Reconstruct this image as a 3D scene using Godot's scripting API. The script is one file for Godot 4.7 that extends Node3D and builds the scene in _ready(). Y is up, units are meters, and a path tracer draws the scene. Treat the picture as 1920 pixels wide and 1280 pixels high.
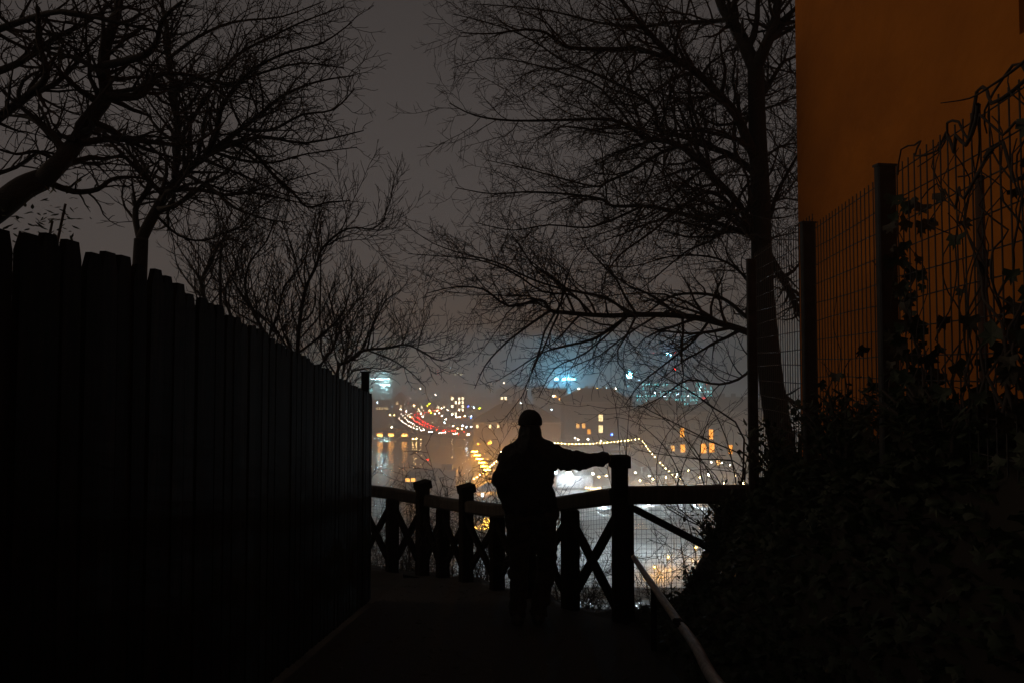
extends Node3D
# Night view from a hillside path over a foggy harbour city.
# y up, metres. The camera stands at the origin of the plan, looking along -Z.

const EYE := Vector3(0, 1.65, 0)
const FOCAL := 1346.0            # pixels of the 1920 px wide photograph
const HORIZON := 690.0           # row of the horizon in it
const WATER := -33.35
const LAND := -31.8
const LAMPS := 4.2
const HAZE := 0.005                # share of light lost per metre of misty air
var rng := RandomNumberGenerator.new()
var M := {}
var names := {}

# ---------------------------------------------------------------- mesh builder
class MB:
	var v := PackedVector3Array()
	var n := PackedVector3Array()
	var ix := PackedInt32Array()
	func quad(a: Vector3, b: Vector3, c: Vector3, d: Vector3) -> void:
		var nn := (c - a).cross(b - a).normalized()
		if nn == Vector3.ZERO: nn = (d - a).cross(c - a).normalized()
		var k := v.size()
		v.append(a); v.append(b); v.append(c); v.append(d)
		for i in 4: n.append(nn)
		ix.append(k); ix.append(k + 1); ix.append(k + 2); ix.append(k); ix.append(k + 2); ix.append(k + 3)
	func tri(a: Vector3, b: Vector3, c: Vector3) -> void:
		var nn := (c - a).cross(b - a).normalized()
		var k := v.size()
		v.append(a); v.append(b); v.append(c)
		for i in 3:
			n.append(nn); ix.append(k + i)
	# eight corners, bottom ring then top ring, both anticlockwise seen from above
	func hexa(p: Array) -> void:
		var mid := Vector3.ZERO
		for q in p: mid += q
		mid /= 8.0
		for f in [[0, 1, 2, 3], [4, 5, 6, 7], [0, 1, 5, 4], [1, 2, 6, 5], [2, 3, 7, 6], [3, 0, 4, 7]]:
			var a: Vector3 = p[f[0]]
			var b: Vector3 = p[f[1]]
			var c: Vector3 = p[f[2]]
			var d: Vector3 = p[f[3]]
			if (c - a).cross(b - a).dot((a + c) * 0.5 - mid) >= 0: quad(a, b, c, d)
			else: quad(d, c, b, a)
	func box(c: Vector3, s: Vector3, bas := Basis.IDENTITY) -> void:
		var h := s * 0.5
		var p := []
		for y in [-1, 1]:
			for k in [[-1, -1], [1, -1], [1, 1], [-1, 1]]:
				p.append(c + bas * Vector3(h.x * k[0], h.y * y, h.z * k[1]))
		hexa(p)
	# box with chamfered long edges, running from a to b, w wide and h tall
	func beam(a: Vector3, b: Vector3, w: float, h: float, ch := 0.012, up := Vector3.UP) -> void:
		var d := (b - a).normalized()
		var s := d.cross(up).normalized()
		var u := s.cross(d).normalized()
		var pr := [[-1, -1, 1, 0], [-1, -1, 0, 1], [-1, 1, 0, -1], [-1, 1, 1, 0], [1, 1, -1, 0], [1, 1, 0, -1], [1, -1, 0, 1], [1, -1, -1, 0]]
		var ra := []
		var rb := []
		for q in pr:
			var o: Vector3 = s * (q[0] * w * 0.5 + q[2] * ch) + u * (q[1] * h * 0.5 + q[3] * ch)
			ra.append(a + o); rb.append(b + o)
		for i in 8:
			var j := (i + 1) % 8
			quad(ra[i], ra[j], rb[j], rb[i])
		for i in range(1, 7):
			tri(ra[0], ra[i + 1], ra[i]); tri(rb[0], rb[i], rb[i + 1])
	func tube(pts: PackedVector3Array, r0: float, r1: float, sides := 4) -> void:
		var m := pts.size()
		if m < 2: return
		var d := (pts[1] - pts[0]).normalized()
		var s := d.cross(Vector3.UP if absf(d.y) < 0.9 else Vector3.RIGHT).normalized()
		var base := v.size()
		for i in m:
			var t := d
			if i > 0 and i < m - 1: t = (pts[i + 1] - pts[i - 1]).normalized()
			elif i == m - 1: t = (pts[i] - pts[i - 1]).normalized()
			s = (s - t * s.dot(t)).normalized()
			var u := t.cross(s)
			var r := lerpf(r0, r1, float(i) / (m - 1))
			for k in sides:
				var a := TAU * k / sides
				var o := s * cos(a) + u * sin(a)
				v.append(pts[i] + o * r); n.append(o)
		for i in m - 1:
			for k in sides:
				var a := base + i * sides + k
				var b := base + i * sides + (k + 1) % sides
				ix.append(a); ix.append(a + sides); ix.append(b)
				ix.append(b); ix.append(a + sides); ix.append(b + sides)
		if r1 > 0.01:
			var k0 := v.size()
			var e := pts[m - 1]
			var t := (e - pts[m - 2]).normalized()
			v.append(e + t * r1 * 0.3); n.append(t)
			for k in sides:
				ix.append(k0); ix.append(base + (m - 1) * sides + (k + 1) % sides); ix.append(base + (m - 1) * sides + k)
	func ball(c: Vector3, r: Vector3, seg := 8, rings := 5) -> void:
		var base := v.size()
		for i in rings + 1:
			var f := PI * i / rings
			for k in seg:
				var a := TAU * k / seg
				var o := Vector3(sin(f) * cos(a), cos(f), sin(f) * sin(a))
				v.append(c + o * r); n.append((o / r).normalized())
		for i in rings:
			for k in seg:
				var a := base + i * seg + k
				var b := base + i * seg + (k + 1) % seg
				ix.append(a); ix.append(b); ix.append(a + seg)
				ix.append(b); ix.append(b + seg); ix.append(a + seg)
	func mesh(mat: Material) -> ArrayMesh:
		var am := ArrayMesh.new()
		if v.is_empty(): return am
		var ar := []
		ar.resize(Mesh.ARRAY_MAX)
		ar[Mesh.ARRAY_VERTEX] = v; ar[Mesh.ARRAY_NORMAL] = n; ar[Mesh.ARRAY_INDEX] = ix
		am.add_surface_from_arrays(Mesh.PRIMITIVE_TRIANGLES, ar)
		am.surface_set_material(0, mat)
		return am

# ---------------------------------------------------------------- node helpers
func numbered(called: String) -> String:
	names[called] = names.get(called, -1) + 1
	return called if names[called] == 0 else "%s_%03d" % [called, names[called]]
func thing(called: String, label: String, category: String, at := Vector3.ZERO, group := "") -> Node3D:
	var o := Node3D.new()
	o.name = numbered(called)
	add_child(o, true)
	o.position = at
	tag(o, label, category, group)
	return o
func tag(o: Node, label: String, category: String, group := "") -> void:
	o.set_meta("label", label)
	o.set_meta("category", category)
	if group: o.set_meta("group", group)
func part(called: String, mb: MB, mat: Material, parent: Node, off := Vector3.ZERO) -> MeshInstance3D:
	return part_mesh(called, mb.mesh(mat), parent, off)
func part_mesh(called: String, me: Mesh, parent: Node, off := Vector3.ZERO) -> MeshInstance3D:
	var o := MeshInstance3D.new()
	o.name = called if parent != self else numbered(called)
	o.mesh = me
	parent.add_child(o, true)
	o.position = off
	return o
func structure(called: String, mb: MB, mat: Material, label: String) -> MeshInstance3D:
	var o := part(called, mb, mat, self)
	o.set_meta("kind", "structure")
	o.set_meta("label", label)
	return o
func copy(o: Node3D, base: String, label := "") -> Node3D:
	var c: Node3D = o.duplicate()
	c.name = numbered(base)
	add_child(c, true)
	if label: c.set_meta("label", label)
	return c
# the point seen at photo pixel (px, py) at depth z in front of the camera
func at(px: float, py: float, z: float) -> Vector3:
	return EYE + Vector3((px - 960.0) / FOCAL * z, (HORIZON - py) / FOCAL * z, -z)
func rr(a: float, b: float) -> float:
	return rng.randf_range(a, b)

# ---------------------------------------------------------------- materials
func noise_tex(freq: float, c0: Color, c1: Color, seed_ := 1, size := 256, octaves := 4, stretch := false) -> Texture2D:
	var f := FastNoiseLite.new()
	f.seed = seed_
	f.frequency = freq
	f.fractal_octaves = octaves
	var img := Image.create(size, size, false, Image.FORMAT_RGB8)
	for y in size:
		for x in size:
			# blended over the edges so that it repeats without a seam
			var fx := float(x) / size
			var fy := float(y) / size
			var sx := 4.0 if stretch else 1.0
			var a := f.get_noise_2d(x * sx, y * 0.35 if stretch else y)
			var b := f.get_noise_2d((x - size) * sx, y * 0.35 if stretch else y)
			var c := f.get_noise_2d(x * sx, (y - size) * 0.35 if stretch else y - size)
			var d := f.get_noise_2d((x - size) * sx, (y - size) * 0.35 if stretch else y - size)
			var val := lerpf(lerpf(a, b, fx), lerpf(c, d, fx), fy)
			img.set_pixel(x, y, c0.lerp(c1, clampf(val * 1.3 + 0.5, 0, 1)))
	return ImageTexture.create_from_image(img)
func normal_tex(freq: float, strength: float, seed_ := 3) -> Texture2D:
	var t := noise_tex(freq, Color.BLACK, Color.WHITE, seed_)
	var img := t.get_image()
	img.bump_map_to_normal_map(strength)
	return ImageTexture.create_from_image(img)
func mat(lin: Color, rough := 0.85, tex: Texture2D = null, scale := 1.0) -> StandardMaterial3D:
	var m := StandardMaterial3D.new()
	m.albedo_color = lin.linear_to_srgb()
	m.roughness = rough
	if tex:
		m.albedo_texture = tex
		m.uv1_triplanar = true
		m.uv1_world_triplanar = true
		m.uv1_scale = Vector3.ONE * scale
	return m
func glow(col: Color, energy: float) -> StandardMaterial3D:
	var m := StandardMaterial3D.new()
	m.albedo_color = Color(0.3, 0.3, 0.3)
	m.emission_enabled = true
	m.emission = col
	m.emission_energy_multiplier = energy * 1.4
	return m
func materials() -> void:
	var grain := noise_tex(0.02, Color(0.55, 0.55, 0.55), Color.WHITE, 5, 256, 5, true)
	var blot := noise_tex(0.02, Color(0.6, 0.6, 0.6), Color.WHITE, 9, 256, 5)
	var fine := noise_tex(0.12, Color(0.5, 0.5, 0.5), Color.WHITE, 12, 256, 3)
	M.wood = mat(Color(0.024, 0.016, 0.011), 0.8, grain, 1.6)
	M.wood2 = mat(Color(0.020, 0.014, 0.010), 0.85, grain, 1.3)
	M.wood3 = mat(Color(0.017, 0.012, 0.009), 0.85, grain, 1.9)
	for k in [M.wood, M.wood2, M.wood3]: k.metallic_specular = 0.15   # dry, tarred boards
	M.railwood = mat(Color(0.085, 0.065, 0.045), 0.7, grain, 1.2)
	M.pole = mat(Color(0.60, 0.57, 0.55), 0.45, grain, 3.0)
	M.bark = mat(Color(0.060, 0.050, 0.042), 0.9, fine, 2.5)
	M.twig = mat(Color(0.050, 0.040, 0.033), 0.85)
	M.leaf = mat(Color(0.035, 0.055, 0.018), 0.6, blot, 5.0)
	M.leaf_b = mat(Color(0.055, 0.045, 0.020), 0.6, blot, 6.0)
	M.leaf_y = mat(Color(0.10, 0.12, 0.035), 0.6, blot, 5.0)
	M.asphalt = mat(Color(0.050, 0.047, 0.044), 0.85, fine, 1.5)
	M.soil = mat(Color(0.040, 0.032, 0.022), 0.95, blot, 0.6)
	M.rock = mat(Color(0.10, 0.09, 0.08), 0.9, blot, 0.3)
	M.steel = mat(Color(0.045, 0.045, 0.043), 0.5, blot, 1.5)
	M.wire = mat(Color(0.045, 0.045, 0.043), 0.55)
	M.plaster = mat(Color(0.74, 0.235, 0.012), 0.92, noise_tex(0.012, Color(0.90, 0.89, 0.88), Color.WHITE, 21, 256, 6), 0.35)
	var pn := normal_tex(0.06, 2.0, 31)
	M.plaster.normal_enabled = true
	M.plaster.normal_texture = pn
	M.plaster.normal_scale = 0.35
	M.roofmetal = mat(Color(0.06, 0.055, 0.05), 0.6, blot, 0.2)
	M.glassdark = mat(Color(0.02, 0.022, 0.025), 0.08)
	M.frame = mat(Color(0.32, 0.30, 0.27), 0.6)
	M.stone = mat(Color(0.22, 0.18, 0.14), 0.9, blot, 0.06)
	M.stone2 = mat(Color(0.20, 0.17, 0.145), 0.9, blot, 0.05)
	M.stone3 = mat(Color(0.25, 0.20, 0.14), 0.9, blot, 0.07)
	M.tile = mat(Color(0.075, 0.06, 0.052), 0.8, blot, 0.1)
	M.concrete = mat(Color(0.20, 0.19, 0.18), 0.9, blot, 0.08)
	M.cobble = mat(Color(0.13, 0.12, 0.11), 0.8, blot, 0.05)
	M.white_concrete = mat(Color(0.30, 0.30, 0.29), 0.85, blot, 0.12)
	M.white = mat(Color(0.75, 0.76, 0.78), 0.6, blot, 0.2)
	M.hull = mat(Color(0.05, 0.055, 0.07), 0.5)
	M.tyre = mat(Color(0.02, 0.02, 0.02), 0.9)
	M.carpaint = mat(Color(0.06, 0.06, 0.065), 0.35)
	M.carwhite = mat(Color(0.4, 0.4, 0.42), 0.35)
	M.skin = mat(Color(0.30, 0.18, 0.13), 0.55)
	M.jacket = mat(Color(0.018, 0.019, 0.024), 0.8, fine, 8.0)
	M.trouser = mat(Color(0.055, 0.040, 0.028), 0.9, fine, 10.0)
	M.beanie = mat(Color(0.014, 0.014, 0.016), 0.95, fine, 12.0)
	M.shoe = mat(Color(0.05, 0.045, 0.04), 0.6)
	var w := mat(Color(0.012, 0.016, 0.018), 0.16)
	w.normal_enabled = true
	w.normal_texture = normal_tex(0.05, 3.0, 44)
	w.normal_scale = 0.22
	w.uv1_triplanar = true
	w.uv1_world_triplanar = true
	w.uv1_scale = Vector3.ONE * 0.07
	M.water = w
	M.g_warm = glow(Color(1.0, 0.66, 0.30), 26.0)
	M.g_bulb = glow(Color(1.0, 0.78, 0.48), 120.0)
	M.g_white = glow(Color(1.0, 0.93, 0.82), 75.0)
	M.g_cool = glow(Color(0.75, 0.9, 1.0), 110.0)
	M.g_flood = glow(Color(0.92, 0.97, 1.0), 220.0)
	M.g_cyan = glow(Color(0.36, 0.82, 1.0), 300.0)
	M.g_teal = glow(Color(0.35, 0.85, 0.85), 16.0)
	M.g_red = glow(Color(1.0, 0.06, 0.03), 90.0)
	M.g_yel = glow(Color(1.0, 0.70, 0.22), 90.0)
	M.g_blue = glow(Color(0.15, 0.3, 1.0), 90.0)
	M.g_green = glow(Color(0.75, 0.9, 0.05), 120.0)
	M.g_win = glow(Color(1.0, 0.70, 0.32), 3.6)
	M.g_win2 = glow(Color(1.0, 0.85, 0.6), 5.0)
	M.g_hall = glow(Color(1.0, 0.90, 0.72), 18.0)      # office halls with the ceiling lights on
	M.g_winy = glow(Color(1.0, 0.62, 0.14), 3.6)

# ---------------------------------------------------------------- terrain
func path_y(d: float) -> float:      # the path falls away from the camera
	return 0.0 if d < 2.8 else -0.16 * (minf(d, 11.0) - 2.8)
func bank_y(d: float) -> float:
	return 1.25 - 0.25 * (clampf(d, 1.0, 9.5) - 3.2)
func edge_d(x: float) -> float:      # depth at which the hillside drops away
	if x > 2.9: return 9.6
	if x > 2.1: return lerpf(6.7, 9.6, (x - 2.1) / 0.8)
	if x > 0.94: return 6.7
	if x > -0.32: return lerpf(9.0, 6.7, (x + 0.32) / 1.26)
	if x > -1.6: return lerpf(10.2, 9.0, (x + 1.6) / 1.28)
	return 10.2
func ground_y(x: float, z: float) -> float:
	var d := -z
	var e := edge_d(x)
	var y := path_y(minf(d, e))
	if x > 1.05:
		var shift := 0.38 * smoothstep(4.6, 6.0, d)      # the bank draws back towards the brink
		y = lerpf(y, maxf(bank_y(minf(d, e)), y), smoothstep(1.05 + shift, 1.75 + shift, x))
	if x < -1.5:
		y += 0.12 * smoothstep(-1.5, -2.4, x)
	var s := d - e - 0.15
	if s > 0: y -= minf(s * 1.3 + 0.2 * sin(s * 1.7 + x), 60.0) if s > 0.5 else s * 1.3
	return maxf(y, WATER - 1.0)
func terrain() -> void:
	var mb := MB.new()
	var xs := []
	var zs := []
	var x := -42.0
	while x < 42.01:
		xs.append(x)
		x += 0.2 if absf(x) < 4.0 else (1.0 if absf(x) < 12 else 5.0)
	var d := -8.0
	while d < 70.0:
		zs.append(-d)
		d += 0.2 if d > 0 and d < 14 else (1.0 if d < 30 else 4.0)
	var f := FastNoiseLite.new()
	f.seed = 4; f.frequency = 0.7
	for zi in zs:
		for xi in xs:
			var y := ground_y(xi, zi)
			var rough := 0.10 if (xi > 1.15 or -zi > edge_d(xi)) else (0.05 if xi < -1.5 else 0.006)
			mb.v.append(Vector3(xi, y + f.get_noise_2d(xi, zi) * rough, zi))
	var w := xs.size()
	mb.n.resize(mb.v.size())
	for i in zs.size() - 1:
		for j in w - 1:
			var a := i * w + j
			for t in [[a, a + w, a + 1], [a + 1, a + w, a + w + 1]]:
				var nn := (mb.v[t[2]] - mb.v[t[0]]).cross(mb.v[t[1]] - mb.v[t[0]])
				if nn.y < 0: nn = -nn
				for q in t:
					mb.ix.append(q)
					mb.n[q] += nn
	for i in mb.n.size(): mb.n[i] = mb.n[i].normalized()
	structure("hillside", mb, M.soil, "dark earth hillside falling steeply from the path to the water")
	# paved path, 2 cm over the earth
	var p := MB.new()
	d = -6.0
	while d < 9.4:
		var d1 := d + 0.4
		var xr0 := 1.02 if d < 6.2 else minf(1.02, lerpf(1.02, -1.3, (d - 6.2) / 3.2))
		var xr1 := 1.02 if d1 < 6.2 else minf(1.02, lerpf(1.02, -1.3, (d1 - 6.2) / 3.2))
		p.quad(Vector3(-1.38, path_y(d) + 0.02, -d), Vector3(-1.38, path_y(d1) + 0.02, -d1), Vector3(xr1, path_y(d1) + 0.02, -d1), Vector3(xr0, path_y(d) + 0.02, -d))
		d = d1
	structure("path", p, M.asphalt, "dark asphalt footpath sloping down to the railing")
	# water and the shores
	var wa := MB.new()
	wa.quad(Vector3(-700, WATER, -20), Vector3(-700, WATER, -420), Vector3(700, WATER, -420), Vector3(700, WATER, -20))
	structure("water", wa, M.water, "calm dark harbour water mirroring the city lights")
	var q := MB.new()
	q.box(Vector3(343.5, LAND - 1.6, -305), Vector3(711, 3.2, 200))
	structure("quay", q, M.cobble, "paved harbour quay with lamps and buildings")
	var s := MB.new()
	s.box(Vector3(0, LAND - 1.6, -876), Vector3(1400, 3.2, 941.9))
	structure("far_shore", s, M.cobble, "far shore of the harbour under the city")
	var hl := MB.new()
	var ridge := FastNoiseLite.new()
	ridge.seed = 8; ridge.frequency = 0.006
	for k in 28:
		var x0 := -700.0 + k * 50.0
		var h0 := 12.0 + 10.0 * ridge.get_noise_1d(x0)
		var h1 := 12.0 + 10.0 * ridge.get_noise_1d(x0 + 50)
		hl.quad(Vector3(x0, LAND, -1080), Vector3(x0, LAND + h0, -1200), Vector3(x0 + 50, LAND + h1, -1200), Vector3(x0 + 50, LAND, -1080))
		hl.quad(Vector3(x0, LAND + h0, -1200), Vector3(x0, LAND, -1340), Vector3(x0 + 50, LAND, -1340), Vector3(x0 + 50, LAND + h1, -1200))
	structure("hills", hl, M.soil, "low dark hills behind the city, lost in haze")

# ---------------------------------------------------------------- trees
class Style:
	var density := [0.0, 11.0, 10.0, 7.0]     # children per metre, by the level of the parent counted down
	var ratio := 0.45
	var most := [0.0, 0.22, 0.55, 1.2]
	var angle := 0.85
	var bias := Vector3(0, 0.25, 0)
	var wander := 0.28
	var thin := 0.0024
	var flat := 1.0                        # depth share of the side shoots
func smooth(pts: PackedVector3Array, per := 3) -> PackedVector3Array:
	var out := PackedVector3Array()
	for i in pts.size() - 1:
		var p0 := pts[maxi(i - 1, 0)]
		var p3 := pts[mini(i + 2, pts.size() - 1)]
		for k in per:
			out.append(pts[i].cubic_interpolate(pts[i + 1], p0, p3, float(k) / per))
	out.append(pts[pts.size() - 1])
	return out
func grow(mb: MB, pts: PackedVector3Array, r0: float, r1: float, level: int, st: Style, from := 0.12, own := true, host: MB = null) -> void:
	if own: (host if host else mb).tube(pts, r0, r1, 7 if r0 > 0.03 else (5 if r0 > 0.01 else 3))
	if level <= 0: return
	var L := 0.0
	for i in pts.size() - 1: L += pts[i].distance_to(pts[i + 1])
	var count := int(L * st.density[level] * rr(0.8, 1.2) + 0.5)
	for c in count:
		var t := lerpf(from, 1.0, (c + rng.randf()) / count)
		var f := t * (pts.size() - 1)
		var i := mini(int(f), pts.size() - 2)
		var p := pts[i].lerp(pts[i + 1], f - i)
		var tan := (pts[i + 1] - pts[i]).normalized()
		var any := Vector3(rr(-1, 1), rr(-1, 1), rr(-1, 1) * st.flat)
		var perp := (any - tan * any.dot(tan)).normalized()
		var a := st.angle * rr(0.5, 1.45)
		var dir := (tan * cos(a) + perp * sin(a)).normalized()
		var len_: float = minf(L * st.ratio * (1.15 - 0.75 * t), st.most[level]) * rr(0.45, 1.15)
		if len_ < 0.035: continue
		var rad := maxf(lerpf(r0, r1, t) * rr(0.4, 0.62), st.thin)
		var steps := 6 if level == 3 else (4 if level == 2 else 3)
		var cp := PackedVector3Array([p])
		for k in steps:
			dir = (dir + Vector3(rr(-1, 1), rr(-1, 1), rr(-1, 1)) * st.wander + st.bias * (0.35 if level == 3 else 0.22)).normalized()
			p += dir * len_ / steps
			cp.append(p)
		grow(mb, cp, minf(rad, r0 * 0.8), st.thin * 0.6, level - 1, st, 0.18)
# limb from photo pixels: [px, py] pairs, depth going from z0 to z1
func limb_points(px: Array, z0: float, z1: float) -> PackedVector3Array:
	var pts := PackedVector3Array()
	var m := px.size() / 2
	for i in m:
		var t := float(i) / maxi(m - 1, 1)
		pts.append(at(px[2 * i], px[2 * i + 1], lerpf(z0, z1, t) + (rr(-0.08, 0.08) if i > 0 else 0.0)))
	return smooth(pts)
func limb(tree: Node3D, px: Array, z0: float, z1: float, r0: float, r1: float, st: Style, level := 3) -> void:
	var pts := limb_points(px, z0, z1)
	for i in pts.size(): pts[i] -= tree.position
	var wood := MB.new()
	var tw := MB.new()
	grow(tw, pts, r0, r1, level, st, 0.1, true, wood)
	var l := part("limb", wood, M.bark, tree)
	part("twigs", tw, M.twig, l)
func trunk_part(tree: Node3D, px: Array, z0: float, z1: float, r0: float, r1: float, extra: PackedVector3Array) -> void:
	var mb := MB.new()
	var pts := extra.duplicate()
	pts.append_array(limb_points(px, z0, z1))
	for i in pts.size(): pts[i] -= tree.position
	mb.tube(pts, r0, r1, 12)
	part("trunk", mb, M.bark, tree)
func right_tree() -> void:
	var z := 8.0
	var base := Vector3(3.05, ground_y(3.05, -8.0) - 0.05, -8.0)
	var t := thing("bare_tree", "tall bare tree with long drooping limbs beside the orange house", "tree", base)
	trunk_part(t, [1468, 861, 1452, 760, 1443, 690, 1434, 570, 1431, 483, 1430, 365, 1426, 244, 1424, 122], z, z, 0.15, 0.088, PackedVector3Array([base]))
	var st := Style.new()
	st.bias = Vector3(-0.05, 0.02, 0)
	st.density = [0.0, 9.0, 13.0, 12.0]
	st.most = [0.0, 0.3, 0.8, 1.5]
	st.angle = 0.95
	st.wander = 0.33
	st.thin = 0.0031
	var limbs := [
		[[1424, 122, 1398, 61, 1377, 24, 1361, 0, 1340, -60, 1300, -160], 0.3, 0.085, 0.03],
		[[1424, 122, 1442, 81, 1459, 41, 1467, 0, 1478, -90, 1480, -220], -0.2, 0.075, 0.03],
		[[1459, 41, 1485, 20, 1515, -10, 1560, -60], -0.6, 0.04, 0.01],
		[[1426, 190, 1446, 158, 1475, 110, 1499, 97, 1540, 60], 0.8, 0.035, 0.01],
		[[1428, 305, 1410, 268, 1386, 211, 1345, 162, 1304, 122, 1264, 97, 1223, 53, 1191, 16, 1150, -40], -0.8, 0.062, 0.016],
		[[1304, 122, 1247, 97, 1199, 83, 1150, 83, 1065, 79, 1028, 53, 987, 45, 922, 53, 861, 51], -1.3, 0.032, 0.005],
		[[1377, 24, 1330, 30, 1270, 30, 1200, 40, 1120, 30, 1040, 10, 960, 0, 880, -5], 1.2, 0.03, 0.005],
		[[1429, 338, 1410, 313, 1369, 284, 1329, 270, 1288, 252, 1247, 244, 1235, 231, 1231, 199, 1199, 171, 1126, 134, 1052, 102, 1004, 69, 940, 40, 850, 15], 0.9, 0.042, 0.005],
		[[1300, 266, 1247, 280, 1186, 317, 1142, 337, 1117, 347, 1044, 329, 987, 313, 914, 297], 1.5, 0.026, 0.005],
		[[1432, 500, 1426, 471, 1410, 422, 1386, 378, 1345, 333, 1316, 301, 1272, 266, 1211, 254, 1190, 236, 1146, 219, 1085, 219, 963, 221, 890, 211, 841, 187], -0.6, 0.05, 0.005],
		[[1316, 301, 1308, 244, 1296, 191, 1300, 134, 1280, 80], -0.6, 0.022, 0.006],
		[[1190, 236, 1130, 160, 1060, 130, 990, 110, 920, 100, 845, 120], 0.4, 0.016, 0.004],
		[[1431, 478, 1414, 443, 1386, 406, 1361, 370, 1329, 357, 1304, 370, 1264, 398, 1227, 431, 1166, 475, 1138, 512], -1.4, 0.034, 0.005],
		[[1431, 462, 1412, 440, 1349, 418, 1308, 406, 1247, 390, 1207, 384, 1150, 384, 1126, 370, 1060, 361, 987, 357, 922, 361, 853, 349], 0.5, 0.036, 0.005],
		[[1207, 384, 1150, 410, 1100, 425, 1030, 420, 960, 430, 890, 415], -0.5, 0.016, 0.004],
		[[1438, 640, 1400, 622, 1350, 606, 1294, 594, 1227, 590, 1136, 592, 1057, 586, 1033, 582, 1013, 562, 954, 574, 906, 542, 851, 538, 799, 550], 0.2, 0.044, 0.005],
		[[1175, 594, 1136, 622, 1108, 637, 1057, 649, 1017, 661, 970, 690, 930, 715], 0.9, 0.024, 0.004],
		[[1033, 582, 997, 606, 946, 645, 910, 685, 890, 728], -0.3, 0.018, 0.004],
		[[1180, 590, 1100, 660, 1040, 690, 1010, 745], 0.6, 0.014, 0.004],
		[[1436, 610, 1400, 594, 1373, 570, 1342, 554, 1294, 550, 1255, 558, 1215, 586], 0.7, 0.028, 0.012],
		[[1179, 590, 1136, 558, 1057, 542, 997, 523, 930, 491, 867, 475, 811, 455, 764, 424], 0.6, 0.018, 0.004],
		[[1100, 586, 1077, 554, 1017, 546, 962, 511, 898, 487, 819, 479, 764, 475], 0.2, 0.016, 0.004],
		[[1330, 602, 1300, 640, 1250, 680, 1200, 720, 1170, 760], 0.9, 0.018, 0.004],
		[[1432, 430, 1450, 394, 1467, 349, 1499, 292, 1530, 250], 0.3, 0.03, 0.012],
		[[1445, 480, 1480, 540, 1500, 585, 1530, 640], 0.8, 0.05, 0.03],
		[[1445, 730, 1480, 748, 1510, 770], 0.7, 0.03, 0.015],
		[[1430, 300, 1470, 270, 1520, 260, 1580, 230], 2.2, 0.02, 0.005],
		[[1430, 200, 1465, 190, 1510, 170, 1560, 140], 2.0, 0.02, 0.005],
		[[1432, 380, 1480, 370, 1530, 380], 2.4, 0.018, 0.005],
		[[1434, 450, 1470, 440, 1520, 430], 2.0, 0.018, 0.005],
		[[1426, 110, 1460, 120, 1510, 130, 1550, 110], 2.2, 0.018, 0.005],
		[[1429, 325, 1400, 350, 1350, 440, 1290, 470, 1230, 520, 1180, 560], 1.1, 0.02, 0.004],
		[[1434, 560, 1415, 540, 1380, 500, 1330, 480, 1260, 480, 1180, 500, 1100, 490], 1.3, 0.022, 0.004],
		[[1426, 190, 1415, 210, 1350, 230, 1290, 190, 1210, 160, 1130, 190, 1060, 180], 1.5, 0.024, 0.004],
		[[1440, 640, 1400, 700, 1350, 720, 1290, 712, 1241, 743, 1197, 765], -0.4, 0.02, 0.004],
	]
	for l in limbs:
		limb(t, l[0], z, z + l[1], l[2], l[3], st)
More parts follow.
